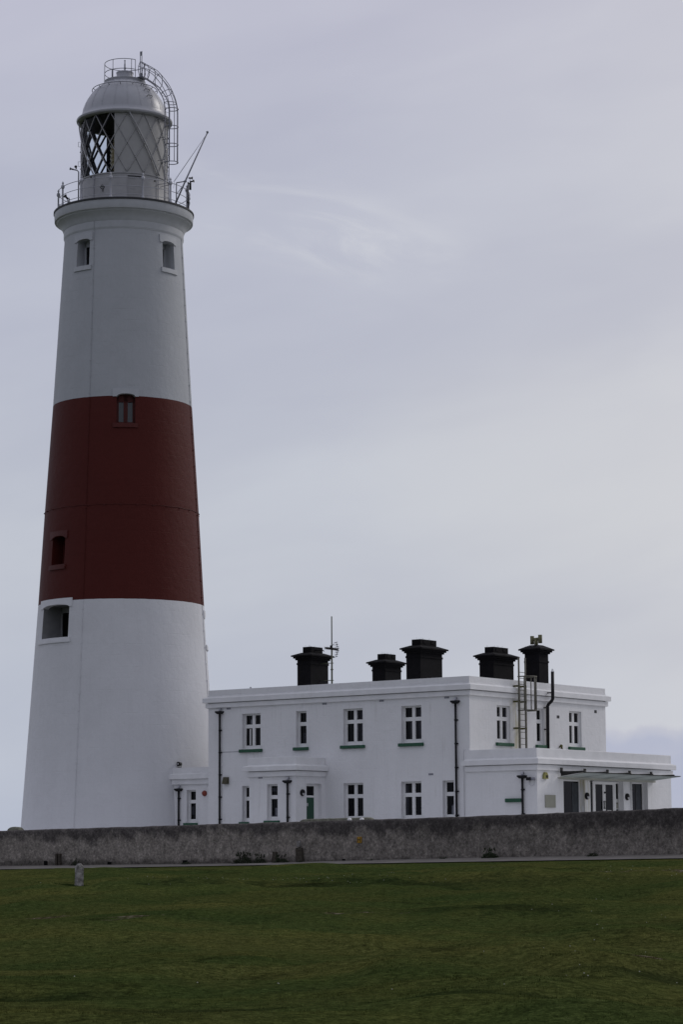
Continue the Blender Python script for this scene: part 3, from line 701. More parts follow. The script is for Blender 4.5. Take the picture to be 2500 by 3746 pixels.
def hoop(pi, po, wd=.36):    # D-shaped hoop between ladder (pi) and outer edge (po) in (r,z)
    ri, ro = Vector((pi[0], pi[1])), Vector((po[0], po[1])); out = []
    for k in range(13):
        t = math.pi*k/12; u = math.sin(t); v = math.cos(t)
        m_ = ri.lerp(ro, u**.8 if u > 0 else 0); out.append(od*m_.x + te*(v*wd if 0 < k < 12 else v*.22) + Vector((0, 0, m_.y)))
    return out
cg = MB()
for z_ in (43.5, 42.47, 41.43, 40.40):
    cg.tube([od*(3.34 + .36*math.cos(t)) + te*(.36*math.sin(t)) + Vector((0, 0, z_)) for t in np.linspace(-2.75, 2.75, 20)], .024, 6)
fr_ = [0, .17, .36, .55, .74, .9]
for u in fr_: cg.tube(hoop(IC[int(u*(len(IC)-1))], OC[int(u*(len(OC)-1))]), .02, 6)
for t in (-1.3, -.55, .25, 1.2):
    def cp_(pi, po):
        u = max(.05, math.cos(t)); ri, ro = Vector(pi), Vector(po); m_ = ri.lerp(ro, .5 + .5*math.cos(t)); return od*m_.x + te*(.36*math.sin(t)) + Vector((0, 0, m_.y))
    pts = [cp_(IC[i], OC[i]) for i in range(len(IC))] + [od*(3.34+.36*math.cos(t)) + te*(.36*math.sin(t)) + Vector((0, 0, z_)) for z_ in (43.2, 42.2, 41.2, 40.38)]
    cg.tube(pts, .020, 6)
cg.build('safety_cage', 'metal', lad)
pf = MB(); pf.add([od*1.05 + te*-.3 + Vector((0, 0, 45.70)), od*1.45 + te*-.3 + Vector((0, 0, 45.70)), od*1.45 + te*.3 + Vector((0, 0, 45.70)), od*1.05 + te*.3 + Vector((0, 0, 45.70)),
        od*1.05 + te*-.3 + Vector((0, 0, 45.66)), od*1.45 + te*-.3 + Vector((0, 0, 45.66)), od*1.45 + te*.3 + Vector((0, 0, 45.66)), od*1.05 + te*.3 + Vector((0, 0, 45.66))],
        [(0, 1, 2, 3), (7, 6, 5, 4), (0, 4, 5, 1), (1, 5, 6, 2), (2, 6, 7, 3), (3, 7, 4, 0)])
pf.build('step_plate', 'metal', lad)

# loose equipment on the gallery
def horn(mb, p, d, r_=.12, l=.16):
    p = Vector(p); d = Vector(d).normalized(); mb.tube([p, p+d*l*.5, p+d*l], [r_*.35, r_*.5, r_], 10); mb.tube([p-d*.08, p+d*.02], r_*.5, 8)
hp = thing('signal_horn_mast', 'thin bent mast with two small black horns at the left of the gallery', 'horn mast', 'T', (-2.31, -2.75, 37.9))
q = MB(); q.tube([(-2.31, -2.75, 37.9), (-2.31, -2.75, 39.62), (-2.40, -2.75, 39.72), (-2.68, -2.75, 39.77)], .035, 8); q.build('mast', 'metal', hp)
for p, d in (((-2.66, -2.75, 39.78), (-1, -.5, .1)), ((-2.46, -2.75, 39.86), (0, -1, .2))):
    q = MB(); horn(q, p, d, .085, .14); q.build('horn', 'black', hp)
hp = thing('floodlight', 'small dark floodlight on the gallery deck at its left edge', 'floodlight', 'T', (-3.08, -1.6, 37.9))
q = MB(); q.tube([(-2.85, -1.6, 37.93), (-3.08, -1.6, 38.38)], .022, 6); q.build('stay', 'metal', hp); q = MB(); horn(q, (-3.08, -1.6, 38.44), (-.5, -.6, .45), .12, .18); q.build('lamp_head', 'black', hp)
hp = thing('fog_detector_mast', 'black mast with a cylindrical sensor and two small horns right of the gallery', 'sensor mast', 'T', (3.68, -1.2, 37.85))
q = MB(); q.tube([(3.72, -1.2, 37.85), (3.72, -1.2, 39.43)], .035, 8); q.tube([(3.72, -1.2, 38.2), (3.72, -1.2, 38.34)], .06, 8); q.build('mast', 'black', hp)
q = MB(); q.tube([(3.84, -1.2, 38.98), (3.84, -1.2, 39.38)], .07, 10); q.tube([(3.72, -1.2, 39.34), (3.84, -1.2, 39.34)], .02, 6); q.build('sensor', 'black', hp)
for p, d in (((3.83, -1.2, 39.66), (1, -.3, -.1)), ((3.92, -1.2, 39.46), (1, -.5, .1))):
    q = MB(); horn(q, p, d, .09, .14); q.tube([(3.82, -1.2, 39.36), p], .015, 5); q.build('horn', 'black', hp)
hp = thing('derrick', 'slanting grey derrick boom with thin stays at the gallery right', 'derrick', 'T', (3.13, -2.2, 37.9))
q = MB(); q.tube([(3.12, -2.2, 38.0), (3.62, -2.2, 39.20), (4.86, -2.2, 42.0)], [.045, .045, .035], 8); q.tube([(4.80, -2.2, 42.02), (4.92, -2.2, 42.04)], .07, 8); q.build('boom', 'metal', hp)
q = MB(); q.tube([(3.13, -2.2, 37.9), (3.13, -2.2, 39.12)], .032, 8); q.tube([(3.13, -2.2, 39.12), (3.62, -2.2, 39.20)], .032, 8); q.tube([(3.13, -2.2, 38.45), (3.42, -2.2, 38.85)], .02, 6); q.tube([(3.56, -2.2, 39.2), (3.70, -2.2, 39.2)], .06, 8); q.build('bracket', 'metal', hp)
q = MB(); q.tube([(4.85, -2.2, 41.96), (2.98, -2.45, 39.1)], .010, 5); q.tube([(4.85, -2.2, 41.96), (3.04, -2.42, 39.15), (2.98, -2.4, 38.75)], .008, 5); q.build('stay_wire', 'metal', hp)
#HOUSE
# ------------------------------------------------------------------ keepers' house (house frame: x along the front, y inwards)
HS = thing('keepers_house', 'white two storey flat roofed house with black chimneys beside the lighthouse', 'house', 'H', (-8.3, 6.3, 2.4))
D = .235          # how far the window frames sit back
FX0, FX1, RY1 = -16.68, 0.0, 12.82
ZG = 2.4
def wall_plane(mb, axis_, c, u0, u1, z0, z1, holes, depth, back=True):
    """a wall face with rectangular holes and their reveals. axis_ 'y': plane y=c, u=x, going in +y ; axis_ 'x': plane x=c, u=y, going in -x"""
    us = sorted({u0, u1, *[h[0] for h in holes], *[h[1] for h in holes]}); zs_ = sorted({z0, z1, *[h[2] for h in holes], *[h[3] for h in holes]})
    us = [u for u in us if u0 <= u <= u1]; zs_ = [z_ for z_ in zs_ if z0 <= z_ <= z1]
    def P(u, z_, d=0): return (u, c + d, z_) if axis_ == 'y' else (c - d, u, z_)
    for i in range(len(us)-1):
        for j in range(len(zs_)-1):
            um, zm = (us[i]+us[i+1])/2, (zs_[j]+zs_[j+1])/2
            if any(h[0] < um < h[1] and h[2] < zm < h[3] for h in holes): continue
            mb.add([P(us[i], zs_[j]), P(us[i+1], zs_[j]), P(us[i+1], zs_[j+1]), P(us[i], zs_[j+1])], [(0, 1, 2, 3)])
    for h in holes:
        d = h[4] if len(h) > 4 else depth
        a, b, c_, e = h[:4]
        for (p, q) in (((a, c_), (a, e)), ((b, c_), (b, e)), ((a, c_), (b, c_)), ((a, e), (b, e))):
            mb.add([P(*p), P(*q), P(*q, d), P(*p, d)], [(0, 1, 2, 3)])
def obox(mb, axis_, c, u0, u1, z0, z1, d0, d1):   # box given by its setback d0..d1 behind plane c
    if axis_ == 'y': mb.box(u0, u1, c+d0, c+d1, z0, z1)
    else: mb.box(c-d1, c-d0, u0, u1, z0, z1)
def window(axis_, c, u0, u1, z0, z1, twin=True, curtain=None, sill=True, ajar=None, ml=None, depth=D):
    fr_, gl_ = MB(), MB(); H_ = z1 - z0; zt0, zt1 = z0 + .595*H_, z0 + .70*H_
    b = .085; d = depth if axis_ == 'y' else .17
    e = .0015
    obox(gl_, axis_, c, u0, u1, z0, z1, d+.035, d+.06)
    glass = gl_
    if twin:
        m0, m1 = ((u0+u1)/2 - .085, (u0+u1)/2 + .085)
        ver = [(u0, u0+b), (m0, m1), (u1-b, u1)]
    else: ver = [(u0, u0+b), (u1-b, u1)]; 
    for (a, q) in ver: obox(fr_, axis_, c, a+e, q-e, z0+e, z1-e, d-.035, d+.034)
    for i in range(len(ver)-1):
        a, q = ver[i][1]-e+.0005, ver[i+1][0]+e-.0005
        for (y0, y1) in ((z0, z0+.20), (zt0, zt1), (z1-.085, z1)): obox(fr_, axis_, c, a, q, y0+e, y1-e, d-.033, d+.033)
        # thin opening casement inside each light
        t = .013
        for (y0, y1) in ((z0+.20, zt0), (zt1, z1-.085)):
            obox(fr_, axis_, c, a, a+t, y0, y1, d-.012, d+.032); obox(fr_, axis_, c, q-t, q, y0, y1, d-.012, d+.032)
    if axis_ == 'y': nm = 'window'
    wp = fr_.build('window', 'frame', HS)
    glass.build('pane', 'pane', wp)
    if sill:
        s_ = MB()
        for (a, q, zz, dp, dq) in ((u0-.14, u1+.14, (z0-.165, z0-.002), -.14, .10),): obox(s_, axis_, c, a, q, zz[0], zz[1], dp, dq)
        s_.build('sill', 'green', wp, bevel=.02)
    if curtain:
        for (ca, cb_, za, zb_, mt) in curtain:
            q = MB(); obox(q, axis_, c, u0+(u1-u0)*ca, u0+(u1-u0)*cb_, z0+H_*za, z0+H_*zb_, d+.022, d+.030); q.build('curtain', mt, wp)
    if ajar:
        q = MB(); uu = ajar; obox(q, axis_, c, uu, uu+.045, z0+.22, z0+.57*H_, d-.10, d-.04); q.build('casement', 'frame', wp)
    return wp
zu0, zu1, zg0, zg1 = 7.20, 9.05, 3.45, 5.30
FW = [(-14.37, -13.14), (-10.78, -10.11), (-7.74, -6.51), (-4.11, -2.89)]
FG = [(-14.37, -13.14), (-7.74, -6.51), (-4.16, -2.93), (-1.65, -.98)]
RW = [(2.42, 3.64), (6.06, 6.75), (9.18, 10.39)]
wb_ = MB()
wall_plane(wb_, 'y', 0, FX0, FX1, ZG, 10.37, [(a, b, zu0, zu1) for a, b in FW] + [(a, b, zg0, zg1) for a, b in FG], D)
wall_plane(wb_, 'x', 0, 0, RY1, ZG, 10.37, [(a, b, zu0, zu1) for a, b in RW], .17)
wb_.add([(FX0, 0, ZG), (FX0, RY1, ZG), (FX0, RY1, 10.37), (FX0, 0, 10.37)], [(3, 2, 1, 0)])
wb_.add([(FX0, RY1, ZG), (FX1, RY1, ZG), (FX1, RY1, 10.37), (FX0, RY1, 10.37)], [(3, 2, 1, 0)])
wb_.build('wall', 'white', HS)
def rim(mb, x0, x1, y0, y1, z0, z1, p, t=.3):   # square ring following the walls, standing p proud
    X0, X1, Y0, Y1 = x0-p, x1+p, y0-p, y1+p
    mb.box(X0, X1, Y0, Y0+t+p, z0, z1); mb.box(X0, X1, Y1-t-p, Y1, z0, z1)
    mb.box(X0, X0+t+p, Y0+t+p, Y1-t-p, z0, z1); mb.box(X1-t-p, X1, Y0+t+p, Y1-t-p, z0, z1)
def prof_ring(mb, x0, x1, y0, y1, prof, open_sides=''):
    """mitred moulding: profile [(proud, z)...] swept round a rectangle; sides named in open_sides are left off"""
    n = len(prof); vs = []
    for (cx, cy, sx, sy) in ((x0, y0, -1, -1), (x1, y0, 1, -1), (x1, y1, 1, 1), (x0, y1, -1, 1)):
        for (p, z_) in prof:
            px = 0 if ('L' in open_sides and sx < 0) or ('R' in open_sides and sx > 0) else p
            py = 0 if ('B' in open_sides and sy > 0) else p
            vs.append((cx + sx*px, cy + sy*py, z_))
    fs = []
    names = ['F', 'R', 'B', 'L']
    for k in range(4):
        if names[k] in open_sides: continue
        a, b = k*n, ((k+1) % 4)*n
        for i in range(n-1): fs.append((a+i, b+i, b+i+1, a+i+1))
    mb.add(vs, fs)
def parapet(x0, x1, y0, y1, ztop, zs1, zs0, zb0, slab, band, step=None, op=''):
    """frieze band, projecting slab with weathered top, parapet with a small set-back coping"""
    q = MB(); prof_ring(q, x0, x1, y0, y1, [(.004, zb0-.03), (band, zb0), (band, zs0-.035), (-.02, zs0-.034), (-.02, zs0-.002), (slab-.02, zs0), (slab, zs0+.01), (slab, zs1-.01), (slab-.015, zs1), (.03, zs1+.075), (.012, zs1+.085)], op); q.build('cornice', 'white_trim', HS)
    q = MB()
    pr = [(.012, zs1+.05), (.012, ztop-.28), (-.035, ztop-.275), (-.035, ztop), (-.30, ztop+.005), (-.30, zs1-.3)] if step else [(.012, zs1+.05), (.012, ztop-.012), (0.0, ztop), (-.25, ztop+.004), (-.25, zs1-.3)]
    prof_ring(q, x0, x1, y0, y1, pr, op); q.build('parapet', 'white_trim', HS)
parapet(FX0, FX1, 0, RY1, 10.37, 9.95, 9.70, 9.44, .23, .115, step=True)
q = MB(); q.box(FX0+.31, FX1-.31, .31, RY1-.31, 9.7, 9.8); q.build('roof', 'conc', HS)
# front windows
CUR = ('curtain', 'curtain_pale')
window('y', 0, *FW[0], zu0, zu1, curtain=[(.88, .925, .12, .93, 'curtain'), (.30, .40, .72, .84, 'curtain_pale')], ajar=-13.97)
window('y', 0, *FW[1], zu0, zu1, twin=False, curtain=[(.40, .86, .12, .40, 'curtain'), (.5, .8, .12, .32, 'curtain_pale')])
window('y', 0, *FW[2], zu0, zu1, curtain=[(.60, .66, .12, .92, 'curtain'), (.74, .86, .12, .92, 'curtain')])
window('y', 0, *FW[3], zu0, zu1, curtain=[(.60, .66, .12, .92, 'curtain'), (.72, .90, .12, .92, 'curtain'), (.30, .41, .12, .55, 'curtain')])
window('y', 0, *FG[0], zg0, zg1)
window('y', 0, *FG[1], zg0, zg1)
window('y', 0, *FG[2], zg0, zg1, curtain=[(.09, .22, .12, .92, 'curtain')])
window('y', 0, *FG[3], zg0, zg1, twin=False, curtain=[(.55, .86, .11, .34, 'curtain_pale'), (.66, .78, .34, .37, 'curtain_pale')])
# right-hand face windows
window('x', 0, *RW[0], zu0, zu1, curtain=[(.80, .90, .12, .92, 'curtain')])
window('x', 0, *RW[1], zu0, zu1, twin=False)
window('x', 0, *RW[2], zu0, zu1)
# ---- porch
PX0, PX1, PY = -11.94, -8.94, -2.40
q = MB()
wall_plane(q, 'y', PY, PX0, PX1, ZG, 6.62, [(-10.78, -10.10, zg0, 5.27)], D)
wall_plane(q, 'x', PX1, PY, 0, ZG, 6.62, [(-1.52, -.28, ZG, 5.29)], .26)
q.add([(PX0, 0, ZG), (PX0, PY, ZG), (PX0, PY, 6.62), (PX0, 0, 6.62)], [(0, 1, 2, 3)])
q.build('porch_wall', 'white', HS)
parapet(PX0, PX1, PY, -.01, 6.62, 6.17, 5.935, 5.665, .25, .11, op='B')
q = MB(); q.box(PX0+.26, PX1-.26, PY+.26, -.01, 6.0, 6.1); q.build('porch_roof', 'conc', HS)
window('y', PY, -10.78, -10.10, zg0, 5.27, twin=False, curtain=[(.48, .86, .12, .35, 'curtain_pale'), (.16, .60, .11, .15, 'curtain'), (.2, .62, .80, .90, 'curtain')])
q = MB()
for (a, b, z0, z1) in ((-1.516, -1.49, ZG, 5.285), (-.66, -.50, ZG, 5.285), (-1.488, -.662, 4.60, 4.70), (-1.488, -.662, 5.17, 5.285), (-1.34, -1.30, 4.702, 5.168)): obox(q, 'x', PX1, a, b, z0, z1, .18, .25)
obox(q, 'x', PX1, -.498, -.282, ZG, 5.285, .20, .24)
dr_ = q.build('door', 'frame', HS)
q = MB(); obox(q, 'x', PX1, -1.489, -.661, ZG+.02, 4.598, .205, .245); q.build('door_leaf', 'green_door', dr_)
q = MB(); obox(q, 'x', PX1, -1.489, -.661, 4.70, 5.17, .22, .24); q.build('pane', 'pane', dr_)
q = MB(); obox(q, 'x', PX1, -1.28, -1.15, 4.16, 4.32, .18, .204); q.build('letter_plate', 'lampglass', dr_)
# ---- link corridor to the tower
LY, LX0 = .50, -20.4
q = MB(); wall_plane(q, 'y', LY, LX0, FX0-.003, ZG, 6.38, [(-18.60, -17.96, zg0, 5.19)], D); q.build('link_wall', 'white', HS)
q = MB()
for (p, z0, z1, xl) in ((.11, 5.49, 5.765, -19.67), (.24, 5.77, 6.01, -19.83)):
    q.box(xl, FX0-.003, LY-p, LY+.5, z0, z1)
q.add([(-19.83, LY-.24, 6.012), (FX0-.003, LY-.24, 6.012), (FX0-.003, LY-.006, 6.09), (-19.83, LY-.006, 6.09)], [(0, 1, 2, 3)])
q.build('link_cornice', 'white_trim', HS)
q = MB(); q.box(-19.69, FX0-.003, LY-.004, LY+.30, 6.012, 6.38); q.build('link_parapet', 'white_trim', HS)
q = MB(); q.add([(-17.6, 1.3, 6.36), (FX0-.003, 1.3, 6.36), (FX0-.003, 3.2, 6.36), (-17.6, 3.2, 6.36), (FX0-.003, 1.3, 6.62), (FX0-.003, 3.2, 6.62)], [(0, 1, 4), (3, 5, 2), (0, 4, 5, 3), (0, 3, 2, 1)]); q.build('link_roof', 'white_trim', HS)
window('y', LY, -18.60, -17.96, zg0, 5.19, twin=False, curtain=[(.25, .5, .25, .5, 'curtain')])
# ---- single storey annex with the visitors' entrance
AX0, AX1, AY0, AY1 = -.10, 3.985, -.20, 12.62
q = MB()
AH = [(2.16, 4.12, ZG, 5.29, .36), (4.64, 7.82, ZG, 5.29, .34), (8.60, 10.22, ZG, 5.29, .34)]
wall_plane(q, 'y', AY0, AX0, AX1, ZG, 6.73, [], D)
wall_plane(q, 'x', AX1, AY0, AY1, ZG, 6.73, AH, .34)
q.add([(AX0, AY0, ZG), (AX0, 0, ZG), (AX0, 0, 6.73), (AX0, AY0, 6.73)], [(3, 2, 1, 0)]); q.add([(.003, AY1, ZG), (AX1, AY1, ZG), (AX1, AY1, 6.73), (.003, AY1, 6.73)], [(3, 2, 1, 0)])
q.build('annex_wall', 'white', HS)
parapet(AX0, AX1, AY0, AY1, 6.73, 6.22, 5.97, 5.69, .21, .085, op='L')
q = MB(); q.box(AX0-.17, AX0+.001, AY0-.208, -.004, 5.971, 6.218); q.box(AX0-.03, AX0+.001, AY0-.083, -.004, 5.70, 5.968); q.box(AX0-.12, AX0+.001, AY0+.012, -.004, 6.222, 6.725); q.build('cornice', 'white_trim', HS)
q = MB(); q.box(.003, AX1-.26, AY0+.26, AY1-.26, 6.2, 6.3); q.build('annex_roof', 'conc', HS)
# entrance: side windows, double doors
def shopwin(u0, u1, z1, bars, cur=()):
    q = MB()
    for (a, b) in bars: obox(q, 'x', AX1, a, b, ZG+.002, z1-.002, .28, .335)
    for i in range(len(bars)-1): obox(q, 'x', AX1, bars[i][1]+.001, bars[i+1][0]-.001, z1-.07, z1-.003, .285, .33)
    wp = q.build('window', 'frame', HS)
    q = MB(); obox(q, 'x', AX1, u0, u1, ZG, z1, .325 if z1 < 5.27 else .325, .36); q.build('pane', 'pane', wp)
    for (a, b, z0_, z1_, mt) in cur: q = MB(); obox(q, 'x', AX1, a, b, z0_, z1_, .312, .322); q.build('curtain', mt, wp)
shopwin(2.16, 4.12, 5.288, [(2.17, 2.24), (4.04, 4.115)], [(3.45, 4.03, 2.5, 5.15, 'partition')])
shopwin(8.60, 10.22, 5.288, [(8.61, 8.68), (10.16, 10.215)], [(9.55, 10.05, 2.5, 5.2, 'partition'), (9.1, 9.4, 3.9, 4.9, 'curtain')])
q = MB()
for (a, b) in ((5.30, 5.46), (7.34, 7.50), (7.765, 7.815), (4.65, 4.70)): obox(q, 'x', AX1, a, b, ZG, 5.268, .26, .325)
obox(q, 'x', AX1, 5.461, 7.339, 5.12, 5.268, .262, .322); obox(q, 'x', AX1, 7.501, 7.764, 5.18, 5.268, .262, .322)
for (a, b) in ((5.465, 5.56), (6.25, 6.385), (6.395, 6.53), (7.24, 7.335)): obox(q, 'x', AX1, a, b, ZG+.02, 5.118, .272, .32)
en = q.build('entrance_door', 'frame', HS)
q = MB(); obox(q, 'x', AX1, 4.70, 7.77, ZG+.01, 5.2, .30, .315); q.build('pane', 'pane', en)
for u in (6.30, 6.47):
    q = MB(); q.tube([(AX1-.22, u, 3.9), (AX1-.22, u, 4.32)], .022, 6); q.tube([(AX1-.22, u, 3.95), (AX1-.28, u, 3.95)], .012, 5); q.tube([(AX1-.22, u, 4.27), (AX1-.28, u, 4.27)], .012, 5); q.build('door_handle', 'blackiron', en)
q = MB(); q.box(AX1-.275, AX1-.25, 6.33, 6.43, 3.52, 3.72); q.ball((AX1-.25, 6.42, 4.72), .05, 8); q.build('lock', 'black', en)
q = MB(); obox(q, 'x', AX1, 6.70, 7.08, 3.30, 3.86, .290, .298); q.build('notice', 'paper', en)
for (z0, z1, mt) in ((4.24, 4.42, 'paper'), (3.98, 4.2, 'beige'), (3.90, 3.97, 'paper'), (3.5, 3.8, 'curtain_pale')):
    q = MB(); obox(q, 'x', AX1, 7.56, 7.72, z0, z1, .290, .298); q.build('notice', mt, en)
# glass canopy hung from steel arms
q = MB(); q.box(AX1+.004, AX1+.15, 1.66, 10.78, 5.292, 5.385); can = q.build('canopy', 'beam', HS)
q = MB(); q.add([(AX1+.10, 1.70, 5.405), (AX1+1.62, 1.70, 5.565), (AX1+1.62, 10.75, 5.565), (AX1+.10, 10.75, 5.405), (AX1+.10, 1.70, 5.39), (AX1+1.62, 1.70, 5.55), (AX1+1.62, 10.75, 5.55), (AX1+.10, 10.75, 5.39)],
    [(0, 1, 2, 3), (7, 6, 5, 4), (0, 4, 5, 1), (1, 5, 6, 2), (2, 6, 7, 3), (3, 7, 4, 0)]); q.build('glass_sheet', 'canopy_glass', can)
for k in range(5):
    y = 1.66 + 2.14*k; q = MB()
    q.poly([(AX1+.19, 5.425), (AX1+.19, 5.65), (AX1+1.55, 5.655), (AX1+1.58, 5.60)], y-.035, y+.035)
    q.box(AX1+.185, AX1+.25, y-.075, y+.075, 5.56, 5.83); q.build('arm', 'blackiron', can)
q = MB(); q.box(AX1+1.57, AX1+1.62, 1.66, 10.8, 5.57, 5.595); q.build('front_rail', 'blackiron', can)
q = MB(); q.tube([(AX1+.06, 8.50, ZG), (AX1+.06, 8.50, 5.29)], .035, 8); q.build('drainpipe', 'frame', HS)
# ---- drainpipes
def pipe(x, yw, z0, z1, stub=.18):
    y = yw - .09; q = MB(); q.tube([(x, y, z0), (x, y, z1)], .055, 10)
    for z_ in np.arange(z0+1.2, z1-.3, 1.16): q.tube([(x, y, z_-.035), (x, y, z_+.035)], .068, 10); q.box(x-.10, x+.10, y+.02, yw, z_-.03, z_+.03)
    d = q.build('drainpipe', 'black', HS)
    q = MB(); q.frustum((x-.13, x+.13, y-.08, yw-.004, z1), (x-.21, x+.21, y-.13, yw-.002, z1+.075)); q.box(x-.22, x+.22, y-.14, yw-.002, z1+.077, z1+.15); q.build('hopper', 'black', d)
    q = MB(); q.tube([(x+.02, yw, z1+.27), (x+.02, y-.02, z1+.26), (x+.02, y-.03, z1+.12)], .05, 8); q.build('outlet', 'metal_pale', d)
pipe(-15.83, 0, ZG, 9.10); pipe(-.77, 0, ZG, 9.04); pipe(-9.40, PY, ZG, 5.29); pipe(-19.09, LY, ZG, 5.13); pipe(3.20, AY0, ZG, 5.29)
q = MB()
fx = .13
q.tube([(fx, 6.90, 7.0), (fx, 6.92, 9.18), (fx+.05, 6.95, 9.30), (.50, 6.72, 9.42), (.60, 6.68, 9.52), (.60, 6.70, 10.90)], .085, 12)
fl = q.build('flue', 'black', HS)
q = MB(); q.tube([(.60, 6.70, 10.90), (.60, 6.70, 10.93)], .088, 10); q.tube([(.60-.05, 6.7, 10.93), (.60-.03, 6.7, 11.05), (.63, 6.7, 11.05), (.65, 6.7, 10.93)], .012, 5); q.tube([(.60, 6.65, 10.93), (.60, 6.67, 11.05), (.6, 6.73, 11.05), (.60, 6.75, 10.93)], .012, 5); q.build('cap', 'metal_pale', fl)
for z_ in (8.0, 9.1, 9.85):
    q = MB(); q.box(0, .16 if z_ < 9.2 else .5, 6.74, 6.80, z_-.03, z_+.03); q.build('clip', 'blackiron', fl)
# ---- roof ladder with cage
la = MB()
for y in (3.93, 4.53):
    la.box(.32, .385, y-.055, y+.055, 6.4, 10.1); la.box(.325, .38, y-.042, y+.042, 10.101, 11.50)
lad = la.build('roof_ladder', 'rusty', HS)
for k in range(13):
    z_ = 7.15 + .30*k; q = MB(); q.tube([(.35, 3.93, z_), (.35, 4.53, z_)], .016, 6); q.build('rung', 'rusty', lad)
cg = MB()
for z_ in (10.52, 8.83):
    cg.tube([(.37, 3.80, z_), (.85, 3.80, z_), (1.05, 3.98, z_), (1.10, 4.23, z_), (1.05, 4.48, z_), (.85, 4.66, z_), (.37, 4.66, z_)], .035, 6)
for (x, y) in ((.60, 4.66), (.85, 4.66), (1.06, 4.42), (1.10, 4.2), (.75, 3.80)): cg.tube([(x, y, 8.83), (x, y, 10.52)], .028, 6)
cg.build('cage', 'rusty', lad)
for z_ in (7.95, 9.29, 10.06):
    for y in (3.93, 4.53): q = MB(); q.box(.003, .40, y-.03, y+.03, z_-.045, z_+.045); q.build('bracket', 'rust', lad)
# ---- vents, tap and blocked window sill
for (x, z_) in ((-15.28, 9.37), (-8.93, 9.365), (-5.32, 9.37), (-1.34, 9.365), (-2.34, 5.63)):
    q = MB(); q.box(x-.14, x+.14, -.012, .0, z_-.045, z_+.045); q.build('air_brick', 'metal', HS)
q = MB(); q.box(-11.35, -11.07, PY-.012, PY, 5.57, 5.64); q.build('air_brick', 'metal', HS)
for (y, z_) in ((8.11, 8.69), (11.81, 9.12)):
    q = MB(); q.box(0, .012, y-.115, y+.115, z_-.075, z_+.075); q.build('air_brick', 'lead', HS)
q = MB(); obox(q, 'y', AY0, 2.20, 3.12, 4.17, 4.35, -.12, 0); q.build('sill', 'green', HS, bevel=.015)
q = MB(); q.tube([(.003, 8.2, 7.15), (.12, 8.2, 7.22), (.12, 8.2, 7.05)], .045, 8); q.ball((.14, 8.15, 7.2), .08, 8); q.tube([(.1, 8.3, 7.18), (.1, 8.36, 6.9)], .02, 5); q.build('overflow_pipe', 'rust', HS)
q = MB(); q.tube([(-.36, -.012, ZG), (-.36, -.012, 6.7), (-.30, -.05, 6.78), (.1, -.21, 6.76)], .016, 5); q.build('cable', 'white_trim', HS)
q = MB(); q.tube([(-15.75, -.01, 7.10), (-14.6, -.01, 7.10)], .010, 5); q.build('cable', 'metal', HS)
q = MB(); q.tube([(-14.0, .25, 10.3), (-14.0, .25, 10.46)], .05, 8); q.build('roof_vent', 'metal_pale', HS)
q = MB(); q.tube([(4.02, 3.6, 6.9), (4.02, 3.6, 6.9)], .01, 4)
# ---- chimneys
def chimney(x1, y0, wx, wy, plinth=True, block=(.24, .30), bx=None, cowl=False, holes=False):
    x0, y1 = x1 - wx, y0 + wy; q = MB(); dz = .22 if cowl else 0.0
    q.box(x0, x1, y0, y1, 9.75, 11.95+dz)
    if plinth: q.box(x0-.09, x1+.05, y0-.07, y1+.05, 9.76, 10.50); q.frustum((x0-.09, x1+.05, y0-.07, y1+.05, 10.501), (x0-.004, x1+.004, y0-.004, y1+.004, 10.58))
    q.box(x0-.03, x1+.03, y0-.03, y1+.03, 11.70, 11.80)
    ch = q.build('chimney', 'chimney', HS)
    q = MB()
    for p, z0, z1 in ((.08, 11.951+dz, 12.04+dz), (.16, 12.041+dz, 12.13+dz), (.245, 12.131+dz, 12.20+dz)): q.box(x0-p, x1+p, y0-p, y1+p, z0, z1)
    m_ = .25 if not cowl else .3
    q.frustum((x0-.245, x1+.245, y0-.245, y1+.245, 12.201+dz), (x0+m_-.1, x1-m_+.1, y0+m_-.1, y1-m_+.1, 12.35 if not cowl else 12.64)); q.build('cap', 'chimney', ch)
    if not cowl:
        q = MB(); zt = 12.66; a0, a1, b0, b1 = x0+.17, x1-.17, y0+.26, y1-.26
        q.box(a0, a1, b0, b1, 12.34, zt); bl = q
        if holes:
            for yy in (b0+.25*(b1-b0), b0+.75*(b1-b0)): bl.box(a1, a1+.02, yy-.12, yy+.12, 12.44, 12.60)
        bl.build('pot_block', 'chimney', ch)
        q = MB()
        for k in range(9):
            xx = a0+.05+(a1-a0-.1)*random.random(); yy = b0 + (b1-b0)*k/8; q.tube([(xx, yy, zt), (xx+.03*random.uniform(-1, 1), yy, zt+.11)], .004, 4)
        q.build('bird_spikes', 'metal', ch)
    return ch
chimney(-11.985, 2.8, .90, 1.52, True)
chimney(-4.88, 2.8, .90, 1.94, True, holes=True)
chimney(-11.78, 9.2, .88, 1.49, False, holes=True)
chimney(-4.66, 9.2, .90, 1.94, False, holes=True)
ce = chimney(-2.05, 9.6, .90, .90, False, cowl=True)
q = MB(); cx, cy = -2.50, 10.05
q.tube([(cx, cy, 12.60), (cx, cy, 12.95)], .10, 12); q.tube([(cx-.22, cy, 12.95), (cx+.22, cy, 12.97)], .085, 12)
for sx in (-1, 1): q.tube([(cx+sx*.25, cy, 12.72+.02*sx), (cx+sx*.25, cy, 13.16+.02*sx)], .105, 12)
q.build('cowl', 'cowl', ce)
q = MB()
for k in range(22): xx = cx + random.uniform(-.62, .62); yy = cy + random.choice((-.45, -.4, .42)); q.tube([(xx, yy, 12.44), (xx + random.uniform(-.05, .05), yy, 12.58+.04*random.random())], .004, 4)
q.build('bird_spikes', 'metal_pale', ce)
